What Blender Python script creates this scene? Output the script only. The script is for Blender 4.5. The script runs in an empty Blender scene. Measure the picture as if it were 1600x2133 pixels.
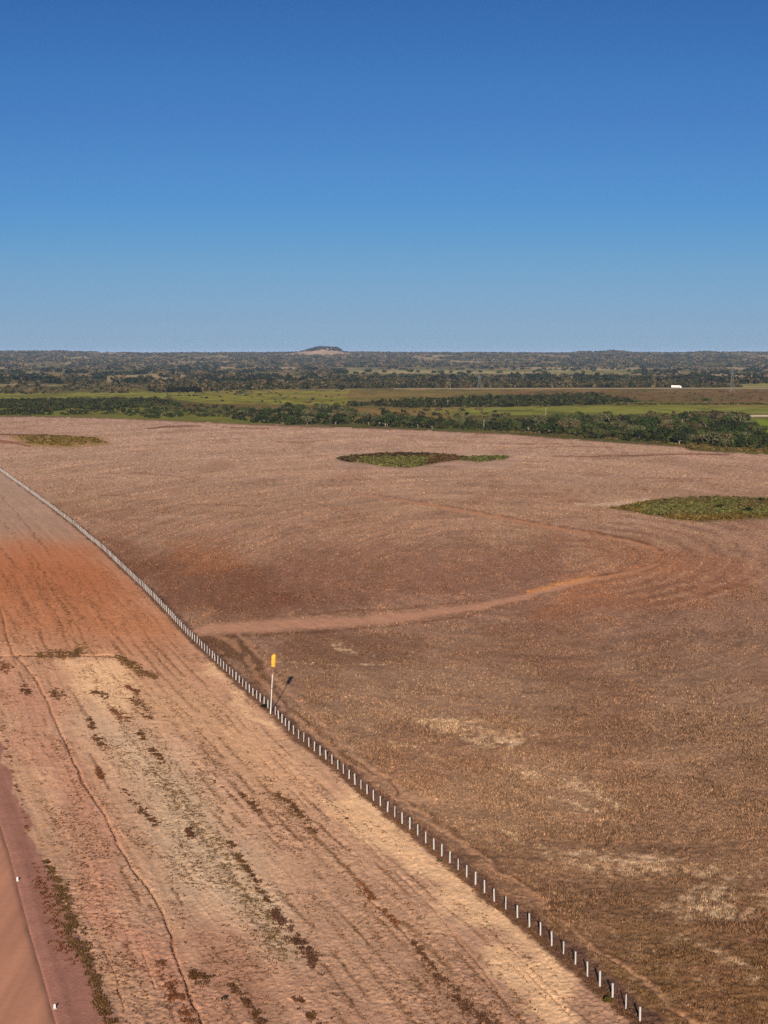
import bpy, math, random
import numpy as np
from mathutils import Vector, Matrix

random.seed(7)
rng = np.random.default_rng(11)
S = bpy.context.scene
COL = S.collection
rad = math.radians

# ------------------------------------------------------------------ camera
H = 60.0                       # drone height above the field
F = 4150.0                     # focal length in photo pixels (1600 wide)
YH = 736.0                     # row of the true horizon
TH = math.atan((1066.5 - YH) / F)
cam_d = bpy.data.cameras.new("camera")
cam_d.sensor_fit = 'VERTICAL'
cam_d.sensor_height = 24.0
cam_d.lens = 24.0 * F / 2133.0
cam_d.clip_start = 1.0
cam_d.clip_end = 90000.0
cam = bpy.data.objects.new("camera", cam_d)
COL.objects.link(cam)
cam.location = (0, 0, H)
cam.rotation_euler = (math.pi / 2 - TH, 0, 0)
S.camera = cam

# ------------------------------------------------------------------ sky, sun, exposure
SUN_EL, SUN_AZ = 14.5, 181.6      # azimuth clockwise from +Y: the sun stands behind the camera
w = bpy.data.worlds.new("World")
S.world = w
w.use_nodes = True
nt = w.node_tree
bg = nt.nodes['Background']
sky = nt.nodes.new('ShaderNodeTexSky')
sky.sky_type = 'NISHITA'
sky.sun_disc = False
sky.sun_elevation = rad(SUN_EL)
sky.sun_rotation = rad(SUN_AZ)
sky.altitude = 300
sky.air_density = 1.0
sky.dust_density = 0.3
sky.ozone_density = 2.0
# dry-season air: the blue deepens quickly above the horizon
tc = nt.nodes.new('ShaderNodeTexCoord')
sep = nt.nodes.new('ShaderNodeSeparateXYZ')
nt.links.new(tc.outputs['Generated'], sep.inputs[0])
SKY_TINT = None
ramp = nt.nodes.new('ShaderNodeValToRGB')
mr = nt.nodes.new('ShaderNodeMapRange')
mr.inputs['From Min'].default_value = 0.0
mr.inputs['From Max'].default_value = 0.5
nt.links.new(sep.outputs['Z'], mr.inputs['Value'])
nt.links.new(mr.outputs['Result'], ramp.inputs['Fac'])
SKY_STOPS = [(0.0, (0.1714, 0.288, 0.6479)), (0.0363, (0.1484, 0.2511, 0.558)), (0.0649, (0.1346, 0.234, 0.5033)), (0.0934, (0.1177, 0.2236, 0.4655)), (0.1218, (0.098, 0.2107, 0.4466)), (0.15, (0.0888, 0.1983, 0.4313)), (0.1781, (0.0856, 0.1889, 0.4065)), (0.206, (0.0817, 0.1801, 0.3857)), (0.2337, (0.0784, 0.1702, 0.3694)), (0.2612, (0.0738, 0.1697, 0.3562)), (0.2885, (0.0689, 0.1612, 0.3414)), (0.3156, (0.0653, 0.1524, 0.3285)), (0.3425, (0.0596, 0.1434, 0.3126)), (1.0, (0.45, 0.5, 0.6))]
els = ramp.color_ramp.elements
for i, (p, c) in enumerate(SKY_STOPS):
    e = els[i] if i < 2 else els.new(p)
    e.position = p
    e.color = (*c, 1)
mul = nt.nodes.new('ShaderNodeMix')
mul.data_type = 'RGBA'
mul.blend_type = 'MULTIPLY'
mul.inputs[0].default_value = 1.0
nt.links.new(sky.outputs['Color'], mul.inputs[6])
nt.links.new(ramp.outputs['Color'], mul.inputs[7])
nt.links.new(mul.outputs[2], bg.inputs['Color'])
bg.inputs['Strength'].default_value = 0.077

sd = bpy.data.lights.new("sun", 'SUN')
sd.energy = 4.5
sd.angle = rad(0.5)
sd.color = (1.0, 0.86, 0.68)
sun = bpy.data.objects.new("sun", sd)
COL.objects.link(sun)
a = rad(SUN_AZ)
sdir = Vector((math.sin(a) * math.cos(rad(SUN_EL)), math.cos(a) * math.cos(rad(SUN_EL)), math.sin(rad(SUN_EL))))
sun.rotation_euler = sdir.to_track_quat('Z', 'Y').to_euler()
sun.location = (0, -50, 120)

S.view_settings.view_transform = 'Standard'
S.view_settings.look = 'None'
S.view_settings.gamma = 1.0
S.view_settings.exposure = 1.28
S.cycles.max_bounces = 4
S.cycles.diffuse_bounces = 2
S.cycles.volume_bounces = 0
S.cycles.use_denoising = False

ALB = 0.95     # display-linear colour -> albedo
def srgb(c):
    c = np.asarray(c, float) / 255.0
    return np.where(c <= 0.04045, c / 12.92, ((c + 0.055) / 1.055) ** 2.4)
def alb(c):
    return srgb(c) * ALB

# ------------------------------------------------------------------ chart <-> ground
CT, ST = math.cos(TH), math.sin(TH)
def G(x, y):
    """a point of the ground plane named by the photo pixel that sees it"""
    x = np.asarray(x, float); y = np.asarray(y, float)
    dx = (x - 800.0) / F; dy = (1066.5 - y) / F
    t = H / (ST - dy * CT)
    return dx * t, (CT + dy * ST) * t
def PX(X, D, z=0.0):
    Y = H - z
    dep = D * CT + Y * ST
    return 800 + F * X / dep, 1066.5 + F * (Y * CT - D * ST) / dep
def ppm(y):      # photo pixels per metre at ground row y
    return (y - YH) * CT / H

# ------------------------------------------------------------------ noise
def _h(i, j, s):
    n = (i.astype(np.int64) * 374761393 + j.astype(np.int64) * 668265263 + s * 1442695041) & 0xFFFFFFFF
    n = ((n ^ (n >> 13)) * 1274126177) & 0xFFFFFFFF
    n = ((n ^ (n >> 16)) * 2246822519) & 0xFFFFFFFF
    return ((n ^ (n >> 15)) & 0xFFFFFF) / float(0xFFFFFF)
def vn(x, y, s=0):
    i = np.floor(x); j = np.floor(y)
    fx = x - i; fy = y - j
    fx = fx * fx * (3 - 2 * fx); fy = fy * fy * (3 - 2 * fy)
    a = _h(i, j, s); b = _h(i + 1, j, s); c = _h(i, j + 1, s); d = _h(i + 1, j + 1, s)
    return (a * (1 - fx) + b * fx) * (1 - fy) + (c * (1 - fx) + d * fx) * fy
def fbm(x, y, o=3, s=0):
    t = 0; a = 0.5; n = 0
    for k in range(o):
        t = t + a * vn(x, y, s + k * 17); n += a
        x = x * 2.03 + 13.1; y = y * 2.03 + 7.7; a *= 0.5
    return t / n
def sstep(a, b, x):
    t = np.clip((x - a) / (b - a), 0, 1)
    return t * t * (3 - 2 * t)
def lerp(a, b, t):
    return a + (b - a) * t

# ------------------------------------------------------------------ tagging and mesh helpers
def tag(o, label=None, cat=None, group=None, kind=None):
    if label: o['label'] = label
    if cat: o['category'] = cat
    if group: o['group'] = group
    if kind: o['kind'] = kind
    return o
def empty(name, loc=(0, 0, 0), rz=0.0):
    o = bpy.data.objects.new(name, None)
    o.empty_display_size = 1
    COL.objects.link(o)
    o.location = loc
    o.rotation_euler = (0, 0, rz)
    return o
def link(name, me, parent=None):
    o = bpy.data.objects.new(name, me)
    COL.objects.link(o)
    if parent: o.parent = parent
    return o
def mesh_np(name, V, Q, mat, colors=None, smooth=False):
    """V (n,3), Q (m,k) all faces with k corners"""
    V = np.ascontiguousarray(V, np.float32); Q = np.ascontiguousarray(Q, np.int32)
    me = bpy.data.meshes.new(name)
    me.vertices.add(len(V)); me.vertices.foreach_set('co', V.ravel())
    k = Q.shape[1]
    me.loops.add(Q.size); me.loops.foreach_set('vertex_index', Q.ravel())
    me.polygons.add(len(Q))
    me.polygons.foreach_set('loop_start', np.arange(0, Q.size, k, dtype=np.int32))
    me.polygons.foreach_set('loop_total', np.full(len(Q), k, np.int32))
    me.polygons.foreach_set('use_smooth', np.full(len(Q), smooth, bool))
    me.update(calc_edges=True)
    if colors is not None:
        for nm, arr in colors.items():
            arr = np.asarray(arr, np.float32)
            if arr.ndim == 1:
                at = me.attributes.new(nm, 'FLOAT', 'POINT')
                at.data.foreach_set('value', arr)
            else:
                at = me.color_attributes.new(nm, 'FLOAT_COLOR', 'POINT')
                rgba = np.ones((len(arr), 4), np.float32); rgba[:, :3] = arr
                at.data.foreach_set('color', rgba.ravel())
    if mat: me.materials.append(mat)
    return me

class MB:
    """collects faces of one part"""
    def __init__(self): self.v = []; self.f = []
    def box(self, c, s, rz=0.0):
        cx, cy, cz = c; hx, hy, hz = s[0] / 2, s[1] / 2, s[2] / 2
        b = len(self.v); ca, sa = math.cos(rz), math.sin(rz)
        for dz in (-hz, hz):
            for dx, dy in ((-hx, -hy), (hx, -hy), (hx, hy), (-hx, hy)):
                self.v.append((cx + dx * ca - dy * sa, cy + dx * sa + dy * ca, cz + dz))
        for q in ((3, 2, 1, 0), (4, 5, 6, 7), (0, 1, 5, 4), (1, 2, 6, 5), (2, 3, 7, 6), (3, 0, 4, 7)):
            self.f.append(tuple(b + i for i in q))
        return self
    def tube(self, pts, radii, n=8, caps=True):
        pts = [Vector(p) for p in pts]
        if not hasattr(radii, '__len__'): radii = [radii] * len(pts)
        b0 = len(self.v)
        for i, p in enumerate(pts):
            d = (pts[min(i + 1, len(pts) - 1)] - pts[max(i - 1, 0)]).normalized()
            u = d.cross(Vector((0.3, 1, 0.1)) if abs(d.y) < 0.9 else Vector((1, 0, 0))).normalized()
            v = d.cross(u)
            for k in range(n):
                t = 2 * math.pi * k / n
                self.v.append(tuple(p + (u * math.cos(t) + v * math.sin(t)) * radii[i]))
        for i in range(len(pts) - 1):
            for k in range(n):
                a = b0 + i * n + k; b = b0 + i * n + (k + 1) % n
                self.f.append((a, b, b + n, a + n))
        if caps:
            self.f.append(tuple(b0 + k for k in range(n))[::-1])
            e = b0 + (len(pts) - 1) * n
            self.f.append(tuple(e + k for k in range(n)))
        return self
    def mesh(self, name, mat, smooth=False):
        me = bpy.data.meshes.new(name)
        me.from_pydata(self.v, [], self.f)
        me.materials.append(mat)
        if smooth:
            for p in me.polygons: p.use_smooth = True
        me.update()
        return me

# ------------------------------------------------------------------ materials
def mat_new(name, rough=0.9, spec=0.1):
    m = bpy.data.materials.new(name); m.use_nodes = True
    b = m.node_tree.nodes['Principled BSDF']
    b.inputs['Roughness'].default_value = rough
    b.inputs['Specular IOR Level'].default_value = spec
    return m, m.node_tree, b
def noise(nt, scale, detail=3, rough=0.6, vec=None):
    n = nt.nodes.new('ShaderNodeTexNoise')
    n.inputs['Scale'].default_value = scale
    n.inputs['Detail'].default_value = detail
    n.inputs['Roughness'].default_value = rough
    if vec is not None: nt.links.new(vec, n.inputs['Vector'])
    return n.outputs['Fac']
def mrange(nt, val, a, b, c, d):
    n = nt.nodes.new('ShaderNodeMapRange')
    n.inputs['From Min'].default_value = a; n.inputs['From Max'].default_value = b
    n.inputs['To Min'].default_value = c; n.inputs['To Max'].default_value = d
    nt.links.new(val, n.inputs['Value'])
    return n.outputs['Result']
def math_n(nt, op, a, b):
    n = nt.nodes.new('ShaderNodeMath'); n.operation = op
    for i, v in enumerate((a, b)):
        if isinstance(v, (int, float)): n.inputs[i].default_value = v
        else: nt.links.new(v, n.inputs[i])
    return n.outputs[0]
def vscale(nt, col, val):
    n = nt.nodes.new('ShaderNodeVectorMath'); n.operation = 'SCALE'
    nt.links.new(col, n.inputs[0])
    if isinstance(val, (int, float)): n.inputs['Scale'].default_value = val
    else: nt.links.new(val, n.inputs['Scale'])
    return n.outputs['Vector']
def plain(name, rgb, rough=0.7, spec=0.2, nscale=3.0, var=0.25, metal=0.0):
    m, nt, b = mat_new(name, rough, spec)
    tc = nt.nodes.new('ShaderNodeTexCoord')
    f = noise(nt, nscale, 4, 0.65, tc.outputs['Object'])
    g = mrange(nt, f, 0.3, 0.7, 1 - var, 1 + var)
    c = nt.nodes.new('ShaderNodeRGB'); c.outputs[0].default_value = (*rgb, 1)
    nt.links.new(vscale(nt, c.outputs[0], g), b.inputs['Base Color'])
    b.inputs['Metallic'].default_value = metal
    return m
def attr_mat(name, attr='albedo', rough=1.0, spec=0.0, nscale=0.8, var=0.15, trans=0.0):
    m, nt, b = mat_new(name, rough, spec)
    at = nt.nodes.new('ShaderNodeAttribute'); at.attribute_name = attr
    geo = nt.nodes.new('ShaderNodeNewGeometry')
    g = mrange(nt, noise(nt, nscale, 2, 0.5, geo.outputs['Position']), 0.3, 0.7, 1 - var, 1 + var)
    nt.links.new(vscale(nt, at.outputs['Color'], g), b.inputs['Base Color'])
    return m
M_leaf = attr_mat('foliage', nscale=0.5, var=0.2)
M_grass = attr_mat('grass', nscale=1.5, var=0.15)
M_bark = plain('bark', (0.16, 0.13, 0.10), 0.95, 0.05)
M_palebark = plain('pale_bark', (0.10, 0.095, 0.085), 0.9, 0.05)
M_post = plain('whitewash', (0.27, 0.26, 0.255), 0.85, 0.1, 9.0, 0.18)
M_wire = plain('wire', (0.25, 0.24, 0.23), 0.5, 0.4, metal=0.6)
M_sock = plain('yellow_fabric', (0.42, 0.215, 0.03), 0.85, 0.1, 5.0, 0.12)
M_mast = plain('white_paint', (0.36, 0.35, 0.34), 0.6, 0.3, 4.0, 0.1)
M_rust = plain('rusty_steel', (0.12, 0.07, 0.05), 0.8, 0.2)
M_steel = plain('galvanised', (0.13, 0.13, 0.13), 0.6, 0.3)
M_conc = plain('concrete', (0.22, 0.215, 0.20), 0.9, 0.1)
M_truck = plain('white_paintwork', (0.55, 0.55, 0.55), 0.4, 0.4, 1.0, 0.05)
M_tyre = plain('rubber', (0.03, 0.03, 0.03), 0.9, 0.1)
M_glass = plain('cab_glass', (0.03, 0.035, 0.04), 0.15, 0.5)
M_asph = plain('asphalt', (0.17, 0.16, 0.15), 0.95, 0.1)

# ground
M_ground, nt, b = mat_new('ground_soil', 1.0, 0.0)
geo = nt.nodes.new('ShaderNodeNewGeometry'); P = geo.outputs['Position']
at = nt.nodes.new('ShaderNodeAttribute'); at.attribute_name = 'albedo'
sp = nt.nodes.new('ShaderNodeAttribute'); sp.attribute_name = 'speck'
n1 = mrange(nt, noise(nt, 0.35, 4, 0.6, P), 0.3, 0.7, 0.88, 1.12)
n2 = mrange(nt, noise(nt, 2.2, 4, 0.7, P), 0.3, 0.7, 0.80, 1.20)
col = vscale(nt, at.outputs['Color'], math_n(nt, 'MULTIPLY', n1, n2))
# small dead plants and clods, denser where 'speck' is high
sn = noise(nt, 2.8, 3, 0.7, P)
thr = mrange(nt, sp.outputs['Fac'], 0.0, 1.0, 0.70, 0.50)
mk = mrange(nt, math_n(nt, 'SUBTRACT', sn, thr), 0.0, 0.05, 0.0, 0.85)
mx = nt.nodes.new('ShaderNodeMix'); mx.data_type = 'RGBA'
nt.links.new(mk, mx.inputs[0]); nt.links.new(col, mx.inputs[6])
mx.inputs[7].default_value = (*(alb((96, 66, 46))), 1)
nt.links.new(mx.outputs[2], b.inputs['Base Color'])
bp = nt.nodes.new('ShaderNodeBump')
bp.inputs['Strength'].default_value = 0.5
bp.inputs['Distance'].default_value = 0.10
nt.links.new(noise(nt, 4.5, 4, 0.65, P), bp.inputs['Height'])
nt.links.new(bp.outputs['Normal'], b.inputs['Normal'])

# ------------------------------------------------------------------ plan of the place (chart points)
FENCE = np.array([(-260, 812), (-120, 890), (0, 980), (100, 1052), (160, 1098), (220, 1150), (300, 1226), (350, 1278), (400, 1330), (450, 1378),
                  (500, 1424), (570, 1487), (603, 1524), (650, 1562), (700, 1600), (775, 1665), (900, 1765), (1025, 1874),
                  (1100, 1928), (1191, 2004), (1246, 2052), (1305, 2104), (1400, 2185), (1560, 2330), (1800, 2560)], float)
fX, fD = G(FENCE[:, 0], FENCE[:, 1])
EDGE = np.array([(-400, 856), (0, 866), (170, 868), (330, 874), (480, 881), (600, 886), (800, 892), (900, 896), (1060, 903), (1150, 911),
                 (1290, 921), (1420, 929), (1440, 937), (1600, 946), (2000, 960)], float)
def fence_x(y):   return np.interp(y, FENCE[:, 1], FENCE[:, 0])
def edge_y(x):    return np.interp(x, EDGE[:, 0], EDGE[:, 1])

# ------------------------------------------------------------------ ground sheet
ys = np.concatenate([np.arange(2420, 1000, -2.0), np.arange(1000, 758, -1.5)])
Drow = G(800, ys)[1]
Drow = np.concatenate([[-400, -150, 0, 60, 110, 140], Drow, np.geomspace(Drow[-1] * 1.03, 60000, 90)])
ac = np.arange(-0.215, 0.2151, 2.6 / F)
ac = np.concatenate([-np.geomspace(2.2, 0.225, 22), ac, np.geomspace(0.225, 2.2, 22)])
NR, NC = len(Drow), len(ac)
DD = np.repeat(Drow[:, None], NC, 1)
XX = ac[None, :] * np.maximum(DD, 120 + 0 * DD)
XX[:6] = ac[None, :] * np.array([900, 500, 260, 200, 180, 170])[:, None]
X = XX.ravel(); D = DD.ravel()

def hills_z(X, D):
    """far upland that closes the view"""
    base = sstep(7500, 15000, D) * 57.0
    rol = sstep(5000, 9000, D) * ((fbm(X / 900, D / 1500, 4, 3) - 0.5) * 16)
    cr = sstep(11000, 15000, D) * (fbm(X / 1100 + 3.3, D / 2500, 4, 9) - 0.48) * 26
    # broad rise on the left, wooded rises on the right
    f = X / np.maximum(D, 1) * F + 800
    l = np.exp(-((f - 110) / 110) ** 2) * 7 + np.exp(-((f - 1215) / 24) ** 2) * 13 + np.exp(-((f - 1278) / 30) ** 2) * 13 + np.exp(-((f - 1470) / 26) ** 2) * 10 + np.exp(-((f - 1530) / 30) ** 2) * 5 + np.exp(-((f - 1640) / 120) ** 2) * 9
    return base + rol + cr + l * sstep(11500, 14500, D) * (1 - sstep(17000, 24000, D)) - sstep(20000, 40000, D) * 10

Dp = np.maximum(D, 100.0)
cx, cy = PX(X, Dp)
# perspective-sized wobble for borders, from the ground's own coordinates
wob = ppm(np.maximum(cy, YH + 3))
wx = cx + (fbm(X / 3.0, D / 6.0, 3, 21) - 0.5) * 2.4 * wob
wy = cy + (fbm(X / 5.0, D / 5.0, 3, 22) - 0.5) * 5.0 * wob * np.maximum(cy - YH, 3) / F
wx2 = cx + (fbm(X / 14.0, D / 30.0, 4, 23) - 0.5) * 16 * wob
wy2 = cy + (fbm(X / 18.0, D / 22.0, 4, 24) - 0.5) * 60.0 * wob * np.maximum(cy - YH, 3) / F

def polymask(pts, px, py, soft=3.0):
    pts = np.asarray(pts, float)
    m = np.zeros(px.shape)
    lo = pts.min(0) - soft * 2; hi = pts.max(0) + soft * 2
    sel = np.where((px > lo[0]) & (px < hi[0]) & (py > lo[1]) & (py < hi[1]))[0]
    if len(sel) == 0: return m
    x = px[sel]; y = py[sel]
    ins = np.zeros(len(sel), bool); dmin = np.full(len(sel), 1e9)
    n = len(pts)
    for i in range(n):
        x0, y0 = pts[i]; x1, y1 = pts[(i + 1) % n]
        c = ((y0 > y) != (y1 > y))
        if y1 != y0:
            ins ^= c & (x < (x1 - x0) * (y - y0) / (y1 - y0) + x0)
        dx, dy = x1 - x0, y1 - y0
        t = np.clip(((x - x0) * dx + (y - y0) * dy) / (dx * dx + dy * dy + 1e-9), 0, 1)
        dmin = np.minimum(dmin, (x - x0 - t * dx) ** 2 + (y - y0 - t * dy) ** 2)
    sd = np.sqrt(dmin) * np.where(ins, 1, -1)
    m[sel] = sstep(-soft, soft, sd)
    return m
def stroke(pts, px, py, wscale=1.0):
    """pts (x, y, halfwidth): soft band along a polyline"""
    pts = np.asarray(pts, float)
    W = pts[:, 2].max() * wscale * 2
    m = np.zeros(px.shape)
    sel = np.where((px > pts[:, 0].min() - W) & (px < pts[:, 0].max() + W) & (py > pts[:, 1].min() - W) & (py < pts[:, 1].max() + W))[0]
    if len(sel) == 0: return m
    x = px[sel]; y = py[sel]; best = np.zeros(len(sel))
    for i in range(len(pts) - 1):
        x0, y0, w0 = pts[i]; x1, y1, w1 = pts[i + 1]
        dx, dy = x1 - x0, y1 - y0
        t = np.clip(((x - x0) * dx + (y - y0) * dy) / (dx * dx + dy * dy + 1e-9), 0, 1)
        d = np.sqrt((x - x0 - t * dx) ** 2 + (y - y0 - t * dy) ** 2)
        ww = (w0 + (w1 - w0) * t) * wscale
        best = np.maximum(best, 1 - sstep(ww * 0.35, ww * 1.35, d))
    m[sel] = best
    return m

def grad(y, stops):
    yy = [s[0] for s in stops]
    c = np.array([alb(s[1]) for s in stops])
    return np.stack([np.interp(y, yy, c[:, k]) for k in range(3)], 1)
def paint(colr, mask, c, k=1.0):
    c = alb(c) if not (isinstance(c, np.ndarray) and c.ndim == 2) else c
    return colr + (c - colr) * (np.clip(mask, 0, 1) * k)[:, None]

# fence coordinates: along and across
fdir = np.array([fX[4] - fX[-5], fD[4] - fD[-5]]); fdir /= np.linalg.norm(fdir)
al = X * fdir[0] + D * fdir[1]                       # metres along the fence
ft = X - np.interp(D, fD[::-1], fX[::-1])            # metres right of the fence (lateral)

left = sstep(0.6, -0.6, ft + 0.9 + (fbm(al / 2.5, ft / 2.5, 2, 31) - 0.5) * 1.6)
field = grad(cy, [(YH, (120, 110, 92)), (870, (172, 136, 116)), (950, (172, 135, 113)), (1050, (160, 122, 99)), (1150, (152, 113, 91)),
                  (1250, (142, 105, 86)), (1350, (138, 104, 84)), (1500, (142, 108, 86)), (1700, (141, 105, 81)), (1900, (136, 99, 74)), (2133, (126, 90, 62))])
strip = grad(cy, [(YH, (160, 130, 110)), (1000, (172, 138, 115)), (1100, (170, 130, 105)), (1300, (186, 133, 99)), (1500, (196, 150, 116)),
                  (1700, (190, 147, 114)), (1900, (182, 140, 109)), (2133, (168, 127, 99))])
# --- field
turn = G(1050, 1190)
rr = np.hypot((X - turn[0]), (D - turn[1]) * 0.35)
ang = np.arctan2((D - turn[1]) * 0.35, X - turn[0])
rows = fbm(rr / 1.1, ang * 9, 2, 41); rows2 = fbm(rr / 5.0, ang * 5, 3, 42)
patch = fbm(X / 14, D / 26, 4, 43); patch2 = fbm(X / 50, D / 90, 3, 44)
fine = fbm(X / 1.3, D / 1.6, 3, 45)
field = field * np.array([1.13, 1.21, 1.24]) * (1 + (rows - 0.5) * 0.46 + (rows2 - 0.5) * 0.36 + (patch - 0.5) * 0.22 + (patch2 - 0.5) * 0.16 + (fine - 0.5) * 0.4)[:, None]
field = paint(field, sstep(0.52, 0.75, fbm(X / 22, D / 45, 4, 46)), (178, 145, 116), 0.22)
field = paint(field, sstep(0.55, 0.75, fbm(X / 18, D / 50, 4, 47)), (128, 84, 60), 0.25)
olive = sstep(1750, 2050, wy2) * sstep(0.45, 0.7, fbm(X / 6, D / 9, 3, 48))
field = paint(field, olive, (112, 88, 50), 0.3)
def F_poly(pts, c, k=1.0, soft=10, big=True):
    global field
    field = paint(field, polymask(pts, wx2 if big else wx, wy2 if big else wy, soft), c, k)
def F_str(pts, c, k=1.0, brk=0.0, seed=60, big=False):
    global field
    m = stroke(pts, cx * 0.5 + wx2 * 0.5 if big else wx, cy * 0.5 + wy2 * 0.5 if big else wy)
    if brk: m = m * sstep(brk - 0.12, brk + 0.12, fbm(X / 2.2, D / 5, 3, seed))
    field = paint(field, m, c, k)
F_poly([(190, 1120), (300, 1150), (520, 1180), (600, 1240), (560, 1290), (430, 1300), (350, 1260), (240, 1160)], (118, 76, 54), 0.6, 22)
F_poly([(330, 1125), (440, 1130), (520, 1190), (420, 1200), (340, 1160)], (162, 106, 72), 0.45, 16)
F_poly([(600, 1140), (900, 1150), (1150, 1150), (1180, 1200), (900, 1250), (600, 1270), (480, 1240)], (125, 84, 66), 0.45, 25)
F_poly([(410, 1330), (480, 1325), (520, 1370), (545, 1430), (480, 1400)], (103, 72, 50), 0.75, 8)
F_poly([(560, 1320), (760, 1310), (900, 1330), (860, 1400), (700, 1410), (600, 1400)], (118, 84, 64), 0.5, 20)
F_poly([(1180, 1130), (1330, 1120), (1500, 1150), (1600, 1190), (1500, 1260), (1250, 1275), (1080, 1290), (1150, 1220), (1300, 1190)], (156, 102, 72), 0.45, 25)
F_poly([(1170, 1195), (1290, 1185), (1420, 1165), (1400, 1200), (1270, 1230), (1150, 1245)], (176, 118, 84), 0.4, 14)
TRK1 = [(395, 1316, 9), (450, 1310, 13), (560, 1303, 14), (700, 1296, 12), (800, 1290, 11), (900, 1277, 9), (1000, 1262, 7), (1100, 1240, 6), (1180, 1218, 6), (1245, 1203, 4)]
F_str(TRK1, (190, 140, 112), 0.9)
F_str([(440, 1268, 5), (400, 1300, 5)], (180, 128, 98), 0.6)
F_str([(560, 1285, 2), (700, 1275, 2), (850, 1268, 1.5), (980, 1250, 1.5)], (110, 72, 52), 0.6, 0.4)
F_str([(420, 1328, 2), (560, 1322, 2.2), (700, 1314, 2), (860, 1300, 1.8), (980, 1282, 1.5)], (105, 70, 50), 0.7, 0.38)
F_str([(1235, 1202, 4), (1180, 1212, 5), (1100, 1232, 4)], (205, 142, 92), 0.7)
TRK2 = [(1245, 1203, 3), (1320, 1192, 4), (1375, 1172, 5), (1380, 1152, 5), (1330, 1132, 4.5), (1250, 1115, 4), (1150, 1098, 3.6), (1050, 1080, 3.2), (960, 1064, 3), (890, 1052, 2.4), (820, 1040, 1.5), (740, 1030, 1)]
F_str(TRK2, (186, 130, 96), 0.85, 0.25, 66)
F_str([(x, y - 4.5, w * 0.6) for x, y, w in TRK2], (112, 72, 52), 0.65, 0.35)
F_str([(1300, 1190, 3), (1360, 1172, 4), (1380, 1150, 3)], (180, 124, 90), 0.5, 0.4)
# headland: the arcs the machines left turning round
ARCS = []
for k in range(15):
    kx = 120 + k * 27; ky = 24 + k * 6.6
    tt = np.radians(np.linspace(-68, 62, 22))
    ARCS.append([(1130 + kx * math.cos(t), 1168 + ky * math.sin(t) - 8 * math.cos(t), 1.5 + 0.1 * k) for t in tt])
for k, arc in enumerate(ARCS):
    F_str(arc, (112, 78, 60) if k % 2 else (186, 150, 124), 0.5, 0.42, 300 + k)
# wheel tracks beside the fence
T1 = [(448, 1322, 6), (490, 1340, 7), (520, 1385, 7), (550, 1430, 6), (590, 1478, 4), (650, 1530, 4), (700, 1572, 4), (760, 1610, 5), (830, 1662, 5), (930, 1735, 4), (1020, 1800, 4), (1110, 1868, 5), (1200, 1940, 5), (1300, 2010, 5), (1420, 2110, 6), (1600, 2250, 7)]
T2 = [(500, 1322, 5), (540, 1368, 5), (570, 1410, 4), (620, 1462, 5), (680, 1520, 4), (740, 1575, 4), (800, 1625, 7), (860, 1665, 8), (900, 1668, 5)]
T3 = [(860, 1690, 3), (960, 1770, 3), (1060, 1850, 3), (1180, 1950, 3), (1300, 2060, 3), (1400, 2133, 4)]
F_str(T1, (176, 132, 102), 0.7, 0.3)
F_str(T2, (182, 138, 108), 0.75, 0.3, 61)
F_str(T3, (128, 92, 72), 0.5, 0.3)
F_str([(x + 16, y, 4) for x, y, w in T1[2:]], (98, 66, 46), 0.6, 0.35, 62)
# straw lying on the stubble
for pts in ([(815, 1470, 5), (880, 1500, 16), (960, 1520, 26), (1050, 1535, 20), (1100, 1530, 6)],
            [(1030, 1570, 8), (1100, 1600, 14), (1180, 1622, 12), (1300, 1690, 5)],
            [(700, 1470, 6), (800, 1545, 10), (900, 1590, 10)],
            [(1130, 1640, 4), (1240, 1690, 5), (1330, 1740, 6)],
            [(1180, 1760, 8), (1300, 1800, 24), (1430, 1830, 26), (1560, 1850, 20)],
            [(1380, 1900, 18), (1500, 1890, 22), (1620, 1910, 20)],
            [(1400, 1960, 10), (1500, 1990, 14), (1600, 2050, 14)],
            [(960, 1700, 5), (1060, 1730, 10), (1200, 1780, 10)],
            [(560, 1380, 2), (700, 1382, 3), (800, 1395, 3)], [(700, 1340, 5), (780, 1370, 6)]):
    m = stroke(pts, cx * 0.5 + wx2 * 0.5, cy * 0.5 + wy2 * 0.5) * sstep(0.42, 0.72, fbm(X / 0.7, D / 1.5, 4, 63) * 0.6 + fbm(X / 4, D / 7, 3, 67) * 0.4)
    field = paint(field, m, (218, 184, 148), 0.8)
field = paint(field, sstep(0.56, 0.74, fbm(X / 1.0 + 9, D / 2.4, 4, 64)) * sstep(1350, 1450, cy), (190, 150, 116), 0.3)
# paler stubble and reddish bare streaks in the far half
for k in range(26):
    x0 = rng.uniform(0, 1600); y0 = rng.uniform(895, 1080); L = rng.uniform(60, 260)
    if x0 < fence_x(y0) + 20: continue
    dk = rng.random() < 0.55
    F_str([(x0, y0, 0.7), (x0 + L / 2, y0 + rng.uniform(-2, 3), 1.6 if dk else 2.6), (x0 + L, y0 + rng.uniform(-3, 8), 0.7)],
          (128, 86, 70) if dk else (190, 156, 134), 0.6, 0.35, 70 + k)
F_str([(308, 893, 1.5), (345, 889, 2.2), (420, 888, 1.2)], (115, 78, 62), 0.8)
F_str([(480, 891, 1.5), (560, 893, 1.5)], (120, 82, 66), 0.7)
F_str([(1240, 951, 1.2), (1340, 949, 1.6), (1420, 946, 1.6), (1520, 947, 1.2)], (110, 70, 54), 0.8)
F_str([(1150, 951, 1), (1250, 952, 1.5)], (112, 74, 58), 0.7)
F_str([(1200, 1050, 4), (1280, 1050, 6), (1350, 1040, 4)], (206, 174, 148), 0.7, 0.3)
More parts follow.
